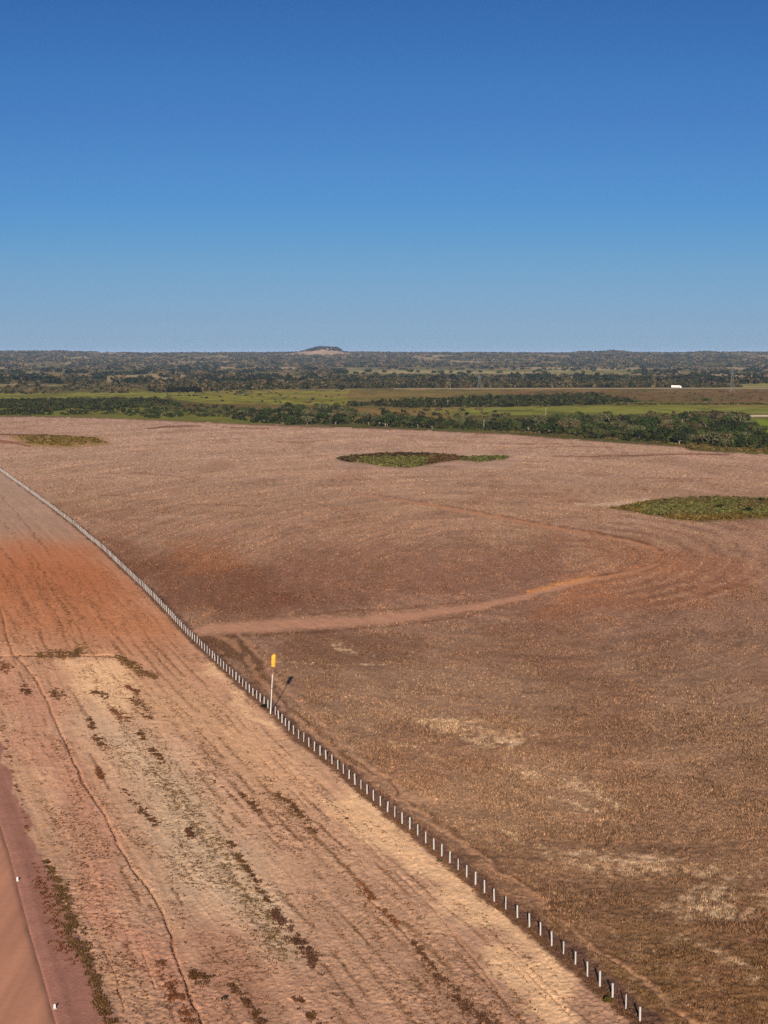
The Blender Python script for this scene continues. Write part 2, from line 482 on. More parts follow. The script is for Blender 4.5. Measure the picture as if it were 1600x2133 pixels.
F_poly([(10, 907), (90, 905), (215, 912), (235, 925), (150, 933), (60, 930)], (148, 118, 62), 0.75, 4, False)
F_str([(-20, 905, 2), (60, 906, 1.5), (150, 908, 1)], (105, 66, 50), 0.9)
F_str([(-20, 918, 4), (30, 922, 3), (60, 930, 2)], (140, 84, 66), 0.8)
# dark rim where the field ends
ISL1 = [(700, 955), (725, 949), (760, 947), (800, 943), (870, 944), (940, 947), (965, 951), (1070, 949), (1050, 957), (1000, 963), (950, 959), (900, 967), (850, 975), (800, 972), (770, 966), (715, 962)]
ISL2 = [(1265, 1058), (1330, 1048), (1380, 1040), (1450, 1035), (1600, 1037), (1690, 1039), (1690, 1080), (1600, 1081), (1540, 1083), (1450, 1087), (1400, 1082), (1340, 1071)]
field = paint(field, polymask(ISL1, wx, wy, 3), (92, 78, 44), 0.8)
field = paint(field, polymask(ISL2, wx, wy, 4), (100, 88, 48), 0.85)
rim = sstep(3.0, 0.5, np.abs(cy - edge_y(cx) - 1))
field = paint(field, rim * (fbm(X / 9, D / 60, 2, 50) > 0.3), (96, 62, 44), 0.7)

# --- airstrip shoulder
streak = fbm(ft / 0.9, al / 26, 3, 80); streak2 = fbm(ft / 3.0, al / 60, 3, 81)
fineL = fbm(X / 0.7, D / 0.9, 3, 82); patchL = fbm(X / 8, D / 14, 4, 83)
streak3 = fbm(ft / 0.35, al / 34, 3, 85)
strip = strip * np.array([1.12, 1.16, 1.25]) * (1 + (streak - 0.5) * 0.28 + (streak3 - 0.5) * 0.28 + (streak2 - 0.5) * 0.24 + (patchL - 0.5) * 0.16 + (fineL - 0.5) * 0.25)[:, None]
LINES = [(-4.6, 0.16, 0.40), (-6.2, 0.2, 0.45), (-8.6, 0.3, 0.42), (-10.4, 0.2, 0.5), (-12.6, 0.35, 0.40), (-14.9, 0.25, 0.46), (-16.8, 0.4, 0.40), (-18.3, 0.2, 0.46), (-20.4, 0.35, 0.42),
         (-22.7, 0.3, 0.44), (-24.6, 0.2, 0.5), (-26.5, 0.3, 0.44), (-31.5, 0.25, 0.48), (-34.5, 0.2, 0.5), (-39.0, 0.25, 0.48)]
def line_mask(f_, a_):
    f2 = f_ + (vn(a_ / 45, a_ * 0, 86) - 0.5) * 1.6 + (vn(a_ / 12, a_ * 0, 87) - 0.5) * 0.35
    m = np.zeros(f_.shape)
    for i, (l, w_, b_) in enumerate(LINES):
        m = np.maximum(m, np.exp(-((f2 - l) / w_) ** 2) * sstep(b_, b_ + 0.12, fbm(a_ / 14 + i * 7.3, f2 * 0 + i, 3, 89)))
    return m
lines = line_mask(ft, al)
strip = paint(strip, lines, (128, 92, 66), 0.55)
speck = 0.2 + 0.5 * lines + 0.35 * sstep(0.4, 0.65, fbm(ft / 2.2, al / 18, 3, 84))
def L_poly(pts, c, k=1.0, soft=12, spk=None):
    global strip, speck
    m = polymask(pts, cx * 0.5 + wx2 * 0.5, cy * 0.5 + wy2 * 0.5, soft * 1.6)
    strip = paint(strip, m, c, k)
    if spk is not None: speck = speck * (1 - m) + spk * m
def L_str(pts, c, k=1.0, brk=0.0, seed=90, spk=None, big=True):
    global strip, speck
    m = stroke(pts, wx2 if big else wx, wy2 if big else wy)
    if brk: m = m * sstep(brk - 0.1, brk + 0.1, fbm(X / 1.8, D / 3.5, 3, seed))
    strip = paint(strip, m, c, k)
    if spk is not None: speck = speck * (1 - m) + spk * m
L_poly([(-60, 1135), (40, 1120), (200, 1140), (300, 1235), (380, 1330), (300, 1340), (100, 1330), (-60, 1320)], (194, 128, 88), 0.75, 30, 0.2)
L_poly([(-60, 1150), (60, 1135), (190, 1145), (260, 1215), (200, 1260), (60, 1250), (-60, 1250)], (178, 106, 68), 0.6, 30, 0.3)
L_poly([(150, 1370), (250, 1372), (300, 1440), (280, 1490), (190, 1480), (130, 1430)], (244, 196, 150), 0.85, 16, 0.1)
L_poly([(270, 1420), (420, 1440), (640, 1640), (560, 1660), (400, 1560), (300, 1500)], (214, 168, 128), 0.65, 25, 0.2)
L_str([(430, 1400, 14), (560, 1510, 22), (700, 1640, 32), (880, 1790, 40), (1080, 1980, 50), (1250, 2140, 60)], (236, 192, 148), 0.8, 0, 0, 0.2)
L_poly([(20, 1400), (90, 1440), (180, 1640), (250, 1800), (330, 1960), (400, 2140), (330, 2140), (240, 1950), (150, 1760), (70, 1580), (0, 1450)], (196, 140, 114), 0.6, 20, 0.22)
L_poly([(180, 1480), (260, 1500), (420, 1680), (560, 1850), (620, 2000), (480, 1940), (330, 1760), (230, 1610)], (218, 190, 156), 0.65, 44, 0.6)
L_poly([(640, 1800), (820, 1900), (1040, 2133), (760, 2160), (640, 1960)], (178, 142, 114), 0.3, 40, 0.5)
L_poly([(360, 1960), (480, 1980), (600, 2140), (420, 2160)], (176, 124, 98), 0.4, 30, 0.5)
L_str([(10, 1560, 5), (60, 1690, 9), (105, 1800, 12), (160, 1930, 12), (225, 2133, 16)], (196, 152, 118), 0.7, 0, 0, 0.15)
L_poly([(-60, 985), (0, 985), (110, 1065), (180, 1130), (60, 1120), (-60, 1140)], (176, 146, 122), 0.5, 12, 0.45)
for k, off in enumerate((-60, -105, -150, -195, -250)):       # darker lines parallel to the fence, far end
    L_str([(30 + off, 1000, 1), (100 + off, 1075, 1.6), (160 + off, 1150, 2), (230 + off, 1230, 2), (300 + off, 1330, 2.2)], (112, 80, 58), 0.6, 0.42, 91 + k, None, False)
# mauve verge between the grass row and the runway
RWY = np.array([(-430, 1100), (-250, 1300), (-120, 1480), (-40, 1600), (-8, 1690), (18, 1770), (38, 1845), (60, 1930), (95, 2050), (118, 2133), (150, 2250), (200, 2430)], float)
VRG = np.array([(-330, 1100), (-150, 1300), (-50, 1440), (0, 1545), (30, 1640), (55, 1710), (95, 1800), (130, 1880), (185, 2000), (240, 2133), (300, 2270), (370, 2430)], float)
verge = sstep(4, -4, wx - np.interp(cy, VRG[:, 1], VRG[:, 0]))
strip = paint(strip, verge, (160, 112, 96), 0.95)
vst = fbm((cx - np.interp(cy, RWY[:, 1], RWY[:, 0])) / np.maximum(wob, 1) / 0.8, al / 120, 2, 88)
strip = strip * (1 + verge * (vst - 0.5) * 0.35)[:, None]
speck = speck * (1 - verge) + 0.05 * verge
RILL = [(-5, 1245, 2), (8, 1295, 2), (16, 1335, 2.2), (28, 1362, 2.2), (50, 1385, 2.2), (72, 1412, 2.4), (92, 1450, 2.4), (112, 1490, 2.6), (128, 1530, 2.8), (150, 1580, 3), (170, 1622, 3.4),
        (195, 1660, 3.2), (218, 1695, 3.2), (243, 1750, 3.2), (272, 1803, 3.6), (300, 1838, 3.4), (322, 1868, 3.6), (333, 1890, 3), (343, 1912, 3.4), (358, 1955, 4), (372, 2005, 3.6), (390, 2050, 4), (402, 2090, 3.6), (425, 2140, 4), (470, 2250, 4)]
RILL2 = [(-30, 1369, 2), (60, 1366, 2.2), (150, 1365, 2), (190, 1365, 1.8), (240, 1368, 1.8)]
RILLS = [RILL, RILL2,
         [(1080, 2010, 1.2), (1180, 2110, 1.6), (1230, 2160, 2)], [(700, 1700, 1.2), (800, 1790, 1.6), (900, 1890, 1.8), (1000, 2010, 2), (1080, 2133, 2.2)],
         [(540, 1575, 1.2), (620, 1660, 1.6), (660, 1700, 1.4)], [(740, 1840, 2), (790, 1890, 3), (860, 1960, 2), (960, 2080, 3), (1010, 2140, 2)],
         [(280, 1930, 1.4), (300, 1990, 1.8), (325, 2060, 2)], [(210, 1960, 1.5), (240, 2030, 1.8), (262, 2133, 2)], [(430, 1430, 1), (530, 1530, 1.4), (600, 1610, 1.4)]]
rill = np.zeros(len(X))
for i, r in enumerate(RILLS):
    m = stroke([(q[0], q[1], q[2] * 0.75) for q in r], cx * 0.75 + wx * 0.25, cy * 0.75 + wy * 0.25)
    rill = np.maximum(rill, m * (1.0 if i < 2 else 0.7 * sstep(0.3, 0.5, fbm(X / 3, D / 6, 2, 99 + i))))
strip = paint(strip, rill, (120, 78, 56), 0.6)  # shade inside the rill channels is also put into the soil colour
# dark matted litter under the fence
lit = sstep(2.0, 1.0, np.abs(ft - 0.7 + (fbm(X / 2, D / 3, 2, 101) - 0.5) * 2.0))
base = left[:, None] * strip + (1 - left)[:, None] * field
base = paint(base, lit * (D < 1500), (104, 76, 66), 0.85)
speck = speck * left + (1 - left) * 0.12
speck *= np.where(cy > 950, 1.0, 0.0)

# --- country beyond the field
far = (cy < edge_y(cx) + 0.5) & (D > 500)
cyf = cy + (fbm(X / 60, D / 300, 3, 110) - 0.5) * 5
cxf = cx + (fbm(X / 90, D / 400, 3, 111) - 0.5) * 40
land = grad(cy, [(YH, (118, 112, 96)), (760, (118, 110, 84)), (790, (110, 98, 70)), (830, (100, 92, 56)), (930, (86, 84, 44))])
pn = fbm(X / 120, D / 500, 4, 112)
land = paint(land, sstep(0.5, 0.6, pn), (150, 128, 104), 0.6)
land = paint(land, sstep(0.5, 0.38, pn), (92, 92, 60), 0.6)
def B_poly(pts, c, k=0.9, soft=1.5):
    global land
    land = paint(land, polymask(pts, cxf, cyf, soft), c, k)
B_poly([(-100, 820), (340, 816), (350, 832), (120, 834), (-100, 834)], (140, 140, 72))
B_poly([(-100, 846), (330, 846), (420, 862), (620, 880), (500, 884), (300, 876), (-100, 866)], (112, 116, 48), 0.8)
B_poly([(345, 820), (430, 812), (720, 814), (760, 824), (720, 844), (470, 842), (380, 834)], (142, 138, 64))
B_poly([(370, 838), (480, 842), (740, 843), (740, 850), (460, 848), (340, 842)], (118, 88, 64), 0.8)
B_poly([(720, 813), (870, 812), (1080, 815), (1060, 828), (860, 838), (740, 842)], (128, 112, 68), 0.9)
B_poly([(690, 853), (900, 850), (980, 852), (960, 870), (740, 874)], (132, 112, 64), 0.9)
B_poly([(860, 852), (1100, 846), (1500, 844), (1700, 844), (1700, 860), (1400, 864), (1100, 866), (930, 866)], (132, 136, 66), 0.9)
B_poly([(1180, 836), (1700, 838), (1700, 848), (1180, 846)], (124, 120, 56), 0.9)
B_poly([(1040, 812), (1700, 812), (1700, 838), (1240, 838), (1060, 826)], (122, 96, 70), 0.95)
B_poly([(700, 770), (1100, 767), (1300, 768), (1340, 780), (1050, 784), (740, 786)], (140, 142, 92), 0.8)
B_poly([(1400, 800), (1700, 797), (1700, 809), (1480, 808)], (136, 140, 80), 0.9)
B_poly([(1500, 876), (1560, 872), (1700, 868), (1700, 905), (1600, 904), (1540, 893)], (122, 140, 48), 0.95)
B_poly([(470, 739), (640, 741), (640, 744), (470, 745)], (160, 142, 118), 0.5)
B_poly([(-50, 797), (200, 800), (190, 804), (-50, 803)], (168, 150, 126), 0.6)
B_poly([(1558, 864.5), (1700, 864.5), (1700, 867.5), (1558, 867.5)], (236, 222, 200), 1.0, 0.6)
B_poly([(960, 895), (1160, 905), (1420, 922), (1440, 936), (1600, 944), (1600, 930), (1420, 915), (1200, 900)], (128, 106, 66), 0.7)
sx1 = fbm(X / 220, D / 260, 4, 114); sx2 = fbm(X / 70, D / 110, 4, 115)
land = paint(land, sstep(0.5, 0.72, sx1), (140, 116, 78), 0.65)
land = paint(land, sstep(0.52, 0.7, sx2), (104, 100, 54), 0.6)
land = paint(land, sstep(0.55, 0.7, fbm(X / 25, D / 60, 4, 116)), (84, 84, 46), 0.5)
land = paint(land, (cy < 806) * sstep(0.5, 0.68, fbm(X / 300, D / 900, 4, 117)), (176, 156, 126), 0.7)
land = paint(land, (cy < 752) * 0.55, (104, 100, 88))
land = land * np.array([0.95, 0.91, 0.76]) * (1 + (fbm(X / 12, D / 40, 3, 113) - 0.5) * 0.4)[:, None]
fm = far[:, None]
base = np.where(fm, land, base)
base = np.clip(base, 0.01, 0.85)

# --- relief
lod = np.clip(350.0 / Dp, 0, 1)
z = (fbm(X / 40, D / 60, 3, 120) - 0.5) * 0.5 * sstep(150, 250, D)
crust = (fbm(X / 0.30, D / 0.42, 3, 121) - 0.5) * 0.17 * lod + (fbm(X / 1.6, D / 2.2, 2, 126) - 0.5) * 0.10
lump = 0.06 * sstep(0.48, 0.6, fbm(X / 0.35, D / 0.5, 2, 122)) * lod
dens_l = sstep(0.35, 0.6, fbm(ft / 4, al / 22, 3, 123))
z += left * (1 - verge) * (crust * 0.8 + lump * dens_l)
z += left * (1 - verge) * (streak - 0.5) * 0.16
z += (1 - left) * ((fbm(X / 0.7, D / 0.7, 3, 124) - 0.5) * 0.26 * lod + (rows - 0.5) * 0.12)
z -= (rill * 0.35 + lines * 0.07) * left
trk = np.maximum(stroke(TRK1, wx, wy), np.maximum(stroke(T1, wx, wy), stroke(T2, wx, wy)))
z -= (1 - left) * trk * 0.10
rwy_in = sstep(3, -2, cx - np.interp(cy, RWY[:, 1], RWY[:, 0]))
z = z * (1 - 0.9 * verge) * (1 - rwy_in) - rwy_in * 0.12
z = np.where((np.abs(X / Dp) > 0.222) | (D < 150), 0.0, z)
z = np.where(far, (fbm(X / 30, D / 60, 3, 125) - 0.5) * 1.0, z)
z = z + hills_z(X, D)

idx = np.arange(NR * NC).reshape(NR, NC)
Q = np.stack([idx[:-1, :-1].ravel(), idx[:-1, 1:].ravel(), idx[1:, 1:].ravel(), idx[1:, :-1].ravel()], 1)
me = mesh_np('ground', np.stack([X, D, z], 1), Q, M_ground, {'albedo': base, 'speck': speck}, smooth=True)
ground = tag(link('ground', me), kind='structure')

_zg = z.reshape(NR, NC); _bg = base.reshape(NR, NC, 3)
def g_at(Xq, Dq):
    """height and soil colour of the ground sheet at points"""
    r = np.interp(Dq, Drow, np.arange(NR)); c = np.interp(Xq / np.maximum(Dq, 120), ac, np.arange(NC))
    r0 = np.clip(r.astype(int), 0, NR - 2); c0 = np.clip(c.astype(int), 0, NC - 2)
    fr = r - r0; fc = c - c0
    zz = (_zg[r0, c0] * (1 - fc) + _zg[r0, c0 + 1] * fc) * (1 - fr) + (_zg[r0 + 1, c0] * (1 - fc) + _zg[r0 + 1, c0 + 1] * fc) * fr
    return zz, _bg[r0, c0]

# runway: graded laterite, a smooth sheet of its own
ry = np.concatenate([np.arange(1150, 2440, 6.0)])
rx = np.interp(ry, RWY[:, 1], RWY[:, 0])
eX, eD = G(rx, ry)
cols = np.array([0, 0.35, 0.8, 1.6, 3, 5, 8, 12, 18, 26, 34])
RX = eX[:, None] - cols[None, :] + 0.15 * (vn(eD / 3.0, eD * 0, 5) - 0.5)[:, None] * (cols < 0.2)
RD = np.repeat(eD[:, None], len(cols), 1)
RZ = 0.03 + 0.10 * sstep(0, 1.0, cols)[None, :] + 0 * RX
RZ[:, 0] = -0.14
n_r, n_c = RX.shape
idx = np.arange(n_r * n_c).reshape(n_r, n_c)
Q = np.stack([idx[:-1, 1:].ravel(), idx[:-1, :-1].ravel(), idx[1:, :-1].ravel(), idx[1:, 1:].ravel()], 1)
M_run, nt, b = mat_new('laterite', 1.0, 0.0)
geo = nt.nodes.new('ShaderNodeNewGeometry')
mp = nt.nodes.new('ShaderNodeMapping')
mp.inputs['Rotation'].default_value = (0, 0, math.atan2(fdir[0], fdir[1]))
mp.inputs['Scale'].default_value = (0.7, 0.02, 1)
nt.links.new(geo.outputs['Position'], mp.inputs['Vector'])
s1 = mrange(nt, noise(nt, 1.0, 3, 0.5, mp.outputs['Vector']), 0.3, 0.7, 0.86, 1.12)
s2 = mrange(nt, noise(nt, 1.2, 5, 0.6, geo.outputs['Position']), 0.3, 0.7, 0.94, 1.06)
c = nt.nodes.new('ShaderNodeRGB'); c.outputs[0].default_value = (*alb((186, 132, 106)), 1)
nt.links.new(vscale(nt, c.outputs[0], math_n(nt, 'MULTIPLY', s1, s2)), b.inputs['Base Color'])
tag(link('runway', mesh_np('runway', np.stack([RX.ravel(), RD.ravel(), RZ.ravel()], 1), Q, M_run, smooth=True)), kind='structure')

# ------------------------------------------------------------------ vectorised foliage
def blades(name, Xp, Dp_, zp, hgt, wid, colr, nb, lean=0.35, mat=None):
    """tufts: nb triangular blades each"""
    n = len(Xp)
    k = np.repeat(np.arange(n), nb)
    th = rng.uniform(0, 2 * np.pi, n * nb)
    h = hgt[k] * rng.uniform(0.6, 1.15, n * nb); ww = wid[k] * rng.uniform(0.6, 1.2, n * nb)
    off = rng.normal(0, 0.35, (n * nb, 2)) * wid[k][:, None]
    ln = rng.normal(0, lean, (n * nb, 2)) * h[:, None]
    bx = Xp[k] + off[:, 0]; by = Dp_[k] + off[:, 1]; bz = zp[k] - 0.05
    cx_, sx_ = np.cos(th) * ww / 2, np.sin(th) * ww / 2
    V = np.empty((n * nb, 3, 3))
    V[:, 0] = np.stack([bx - cx_, by - sx_, bz], 1)
    V[:, 1] = np.stack([bx + cx_, by + sx_, bz], 1)
    V[:, 2] = np.stack([bx + ln[:, 0], by + ln[:, 1], bz + h], 1)
    C = np.repeat(colr[k] * rng.uniform(0.75, 1.25, (n * nb, 1)), 3, 0)
    return mesh_np(name, V.reshape(-1, 3), np.arange(n * nb * 3).reshape(-1, 3), mat or M_grass, {'albedo': C})

LEAFK = 0.40
def clump_arrays(Xp, Yp, zp, rad_, hgt, colr, nq, leaf=0.42, jit=0.6, under=0.0):
    """crowns of nq leaf-spray quads each, spread over an uneven dome"""
    n = len(Xp)
    k = np.repeat(np.arange(n), nq); N = n * nq
    ph = rng.uniform(0, 2 * np.pi, N); ct = rng.uniform(-under, 1, N); st = np.sqrt(1 - ct ** 2)
    rs = rng.uniform(0.72, 1.12, N)
    # lobes
    lob = 1 + 0.22 * np.sin(ph * rng.integers(2, 5, n)[k] + rng.uniform(0, 6, n)[k]) * st
    nx, ny, nz = np.cos(ph) * st, np.sin(ph) * st, ct
    px = Xp[k] + nx * rad_[k] * rs * lob; py = Yp[k] + ny * rad_[k] * rs * lob; pz = zp[k] + hgt[k] * (0.12 + 0.88 * (nz * rs * 0.9 + under) / (1 + under))
    colr = colr * LEAFK
    nn = np.stack([nx, ny, nz], 1) + rng.normal(0, jit, (N, 3))
    nn /= np.linalg.norm(nn, axis=1)[:, None]
    r = rng.normal(0, 1, (N, 3)); u = np.cross(nn, r); u /= np.linalg.norm(u, axis=1)[:, None]
    v = np.cross(nn, u)
    s = (leaf * rad_[k] * rng.uniform(0.6, 1.3, N))[:, None]
    c = np.stack([px, py, pz], 1)
    V = np.stack([c - u * s - v * s * 0.5, c + u * s - v * s * 0.7, c + u * s * 0.8 + v * s * 0.6, c - u * s * 0.6 + v * s * 0.8], 1)
    C = np.repeat(colr[k] * rng.uniform(0.7, 1.35, (N, 1)), 4, 0)
    return V.reshape(-1, 3), C
def clumps(name, *a, **kw):
    V, C = clump_arrays(*a, **kw)
    return mesh_np(name, V, np.arange(len(V)).reshape(-1, 4), M_leaf, {'albedo': C})

def sample_poly(pts, n):
    pts = np.asarray(pts, float)
    lo, hi = pts.min(0), pts.max(0)
    xs, ys_ = [], []
    tot = 0
    while tot < n:
        x = rng.uniform(lo[0], hi[0], 4 * n + 50); y = rng.uniform(lo[1], hi[1], 4 * n + 50)
        ok = polymask(pts, x, y, 0.01) > 0.5
        xs.append(x[ok]); ys_.append(y[ok]); tot += ok.sum()
        if ok.sum() == 0: break
    return np.concatenate(xs)[:n], np.concatenate(ys_)[:n]

# ------------------------------------------------------------------ stubble of the field (uncountable)
N = 1000000
ydist = rng.uniform(0, 1, N)
# thickest near the camera's side of the field, thinning out beyond
Dq = np.concatenate([np.sqrt(rng.uniform(165 ** 2, 330 ** 2, 240000)), (rng.uniform(330 ** 0.2, 1850 ** 0.2, 560000)) ** 5])
keep = PX(0 * Dq, Dq)[1] > 868
Dq = Dq[keep]
Xq = Dq * rng.uniform(-0.21, 0.215, len(Dq))
ftq = Xq - np.interp(Dq, fD[::-1], fX[::-1])
rr_ = np.hypot(Xq - turn[0], (Dq - turn[1]) * 0.35)
ok = ftq > 1.2
px_, py_ = PX(Xq, Dq)
trk_m = np.zeros(len(Xq))
for s in (TRK1, T1, T2, TRK2, T3) + tuple(ARCS[1::2]): trk_m = np.maximum(trk_m, stroke(s, px_, py_))
tall = fbm(Xq / 5, Dq / 9, 3, 130)
ok &= ~((polymask([(556, 1490), (600, 1395), (640, 1395), (640, 1425), (590, 1500)], px_, py_, 1) > 0.5) & (rng.uniform(0, 1, len(Xq)) < 0.9))
ok &= rng.uniform(0, 1, len(Xq)) < 0.45 + 0.55 * sstep(0.35, 0.6, fbm(rr_ / 1.1, np.arctan2((Dq - turn[1]) * 0.35, Xq - turn[0]) * 9, 2, 41))
ok &= (trk_m < 0.4) & (rng.uniform(0, 1, len(Xq)) < 0.75 + 0.25 * sstep(0.35, 0.65, tall))
ok &= py_ > edge_y(px_) + 3
ok &= (polymask([(700, 940), (1075, 940), (1075, 978), (700, 978)], px_, py_, 1) < 0.5)
Xq, Dq, tall, rr_ = Xq[ok], Dq[ok], tall[ok], rr_[ok]
zq, cq = g_at(Xq, Dq)
hq = 0.24 + 0.17 * sstep(0.4, 0.7, tall)
wq = (0.07 + 0.07 * rng.uniform(0, 1, len(Xq))) * (0.6 + Dq / 330)
cq = cq * (rng.choice([0.24, 0.38, 0.52, 0.72], len(Xq), p=[0.3, 0.3, 0.28, 0.12]) * np.interp(Dq, [300, 900], [1.08, 0.85]))[:, None]
tag(link('stubble', blades('stubble', Xq, Dq, zq, hq, wq, cq, 3)), 'short dry brown crop stubble standing across the big field', 'stubble', kind='stuff')

# ------------------------------------------------------------------ dead grass of the airstrip shoulder
tx, ty, th_, tw_, tcol = [], [], [], [], []
def tuft_band(pts, n, c, hh=(0.10, 0.32), ww=(0.15, 0.42), brk=0.43):
    n = int(n * 1.8)
    """tufts strewn along a band of chart points (x, y, halfwidth)"""
    pts = np.asarray(pts, float)
    seg = np.hypot(*(np.diff(pts[:, :2], axis=0).T)); cs = np.concatenate([[0], np.cumsum(seg)])
    t = rng.uniform(0, cs[-1], n)
    x = np.interp(t, cs, pts[:, 0]); y = np.interp(t, cs, pts[:, 1]); wd = np.interp(t, cs, pts[:, 2])
    x = x + rng.normal(0, 0.62, n) * wd; y = y + rng.normal(0, 0.5, n) * wd
    gx, gd = G(x, y)
    if brk:
        ok = fbm(gx / 0.8, gd / 1.2, 3, 190) + rng.uniform(-0.06, 0.06, n) > brk
        gx, gd = gx[ok], gd[ok]; n = len(gx)
    tx.append(gx); ty.append(gd); th_.append(rng.uniform(*hh, n)); tw_.append(rng.uniform(*ww, n))
    tcol.append(alb(c)[None, :] * rng.uniform(0.7, 1.2, (n, 1)))
DK = (96, 68, 48); OL = (112, 84, 58); RB = (118, 78, 56)
tuft_band([(95, 1795, 4), (115, 1830, 8), (130, 1870, 14), (150, 1930, 17), (170, 1985, 15)], 900, OL)
tuft_band([(175, 1990, 9), (195, 2030, 10), (205, 2070, 8), (225, 2130, 14), (250, 2180, 14)], 500, OL)
tuft_band([(65, 1800, 10), (95, 1870, 14), (125, 1960, 16), (150, 2000, 12)], 160, RB)
tuft_band([(0, 1500, 6), (10, 1540, 6), (25, 1610, 6), (42, 1660, 4), (60, 1740, 5)], 60, RB)
tuft_band([(78, 1366, 6), (110, 1364, 9), (150, 1364, 8), (170, 1356, 7)], 420, OL, (0.12, 0.36), (0.2, 0.45), 0.36)
tuft_band([(168, 1345, 6), (176, 1360, 6)], 60, OL)
tuft_band([(-20, 1369, 2), (80, 1366, 2), (245, 1367, 2)], 200, DK, (0.1, 0.25))
tuft_band([(244, 1368, 4), (268, 1382, 8), (300, 1400, 7), (325, 1412, 4)], 420, OL, (0.12, 0.36), (0.2, 0.45), 0.36)
for s in ([(262, 1428, 4), (290, 1442, 5)], [(192, 1440, 5), (225, 1452, 7)], [(275, 1455, 8), (300, 1480, 12), (314, 1498, 6)], [(185, 1498, 5), (195, 1520, 5)],
          [(200, 1535, 7), (216, 1550, 9)], [(290, 1525, 6), (298, 1540, 4)], [(312, 1562, 5), (330, 1575, 8), (338, 1592, 5)], [(204, 1600, 4), (210, 1622, 7)],
          [(230, 1475, 6), (250, 1490, 7), (272, 1500, 5)], [(5, 1385, 12), (15, 1395, 10)], [(45, 1432, 9), (62, 1445, 7)], [(108, 1445, 12), (135, 1448, 8)],
          [(255, 1640, 5), (290, 1685, 7), (330, 1720, 6)], [(390, 1725, 7), (400, 1750, 6)]):
    tuft_band(s, 130, RB if rng.random() < 0.3 else DK, (0.10, 0.32), (0.14, 0.36), 0.43)
tuft_band([(480, 1755, 6), (495, 1785, 6), (530, 1830, 6), (545, 1860, 6), (560, 1880, 5)], 200, DK)
tuft_band([(570, 1900, 6), (605, 1945, 8), (640, 1980, 9), (665, 2025, 11)], 420, (94, 66, 54))
tuft_band([(575, 1655, 4), (600, 1670, 6), (630, 1700, 8), (655, 1732, 5)], 220, DK)
tuft_band([(500, 1652, 4), (530, 1680, 7), (545, 1695, 4)], 100, DK)
tuft_band([(400, 1590, 3), (500, 1670, 3), (560, 1650, 3)], 40, DK)
tuft_band([(750, 1840, 4), (790, 1885, 5), (830, 1925, 3)], 160, RB)
tuft_band([(860, 1960, 5), (930, 2060, 12), (1010, 2133, 16), (1060, 2190, 16)], 420, (100, 72, 56))
tuft_band([(400, 2030, 8), (430, 2040, 12)], 90, DK)
tuft_band([(480, 2050, 6), (510, 2080, 6), (560, 2150, 8)], 100, DK)
tuft_band([(620, 2080, 5), (640, 2110, 6), (680, 2150, 6)], 80, DK)
tuft_band([(330, 2000, 10), (370, 2080, 14), (400, 2133, 14)], 220, RB)
tuft_band([(320, 1600, 20), (420, 1720, 30), (520, 1860, 30), (600, 1990, 35)], 1500, (112, 92, 66), (0.08, 0.22), (0.15, 0.35))
tuft_band([(120, 1700, 30), (200, 1850, 40), (290, 2040, 50)], 900, RB, (0.06, 0.18), (0.12, 0.3))
tuft_band([(560, 1640, 40), (700, 1800, 60), (860, 1980, 80), (1000, 2130, 90)], 1500, (120, 88, 64), (0.06, 0.18), (0.12, 0.3))
tuft_band([(60, 1160, 4), (100, 1250, 5), (135, 1330, 5)], 150, RB, (0.1, 0.25)); tuft_band([(90, 1200, 4), (130, 1260, 6), (150, 1300, 5)], 150, OL, (0.1, 0.3))
tuft_band([(20, 1180, 3), (60, 1280, 4), (85, 1330, 4)], 120, RB, (0.1, 0.25))
tuft_band([(260, 1300, 60), (150, 1240, 60), (60, 1300, 50)], 500, RB, (0.06, 0.16), (0.15, 0.3))
# tiny dead plants everywhere on the shoulder, thicker in streaks
n = 330000
gd = np.sqrt(rng.uniform(168 ** 2, 560 ** 2, n)); gx = gd * rng.uniform(-0.21, 0.20, n)
f_ = gx - np.interp(gd, fD[::-1], fX[::-1]); a_ = gx * fdir[0] + gd * fdir[1]
px_, py_ = PX(gx, gd)
dn = fbm(f_ / 2.0, a_ / 16, 3, 84) * 0.6 + fbm(gx / 1.1, gd / 1.8, 3, 191) * 0.4
dn = dn - 0.02 + 0.35 * line_mask(f_, a_) + 0.04 * polymask([(180, 1480), (260, 1500), (420, 1680), (560, 1850), (760, 2160), (480, 2160), (330, 1760), (230, 1610)], px_, py_, 30)
dn = dn - 0.05 * polymask([(270, 1400), (420, 1400), (640, 1560), (900, 1765), (1320, 2133), (1150, 2133), (860, 1880), (560, 1660)], px_, py_, 30)
ok = (f_ < -1.5) & (px_ > np.interp(py_, VRG[:, 1], VRG[:, 0]) + 4) & (rng.uniform(0, 1, n) < sstep(0.44, 0.64, dn) * 0.95 + 0.03) & (rng.uniform(0, 1, n) < np.clip((300 / gd) ** 1.5, 0, 1))
gx, gd = gx[ok], gd[ok]; n = len(gx)
tx.append(gx); ty.append(gd); th_.append(rng.uniform(0.05, 0.2, n)); tw_.append(rng.uniform(0.10, 0.26, n) * rng.choice([1, 1.5], n, p=[0.85, 0.15]))
tcol.append(np.array([alb((112, 82, 58)), alb((94, 70, 48)), alb((128, 88, 64))])[rng.integers(0, 3, n)] * rng.uniform(0.7, 1.2, (n, 1)))
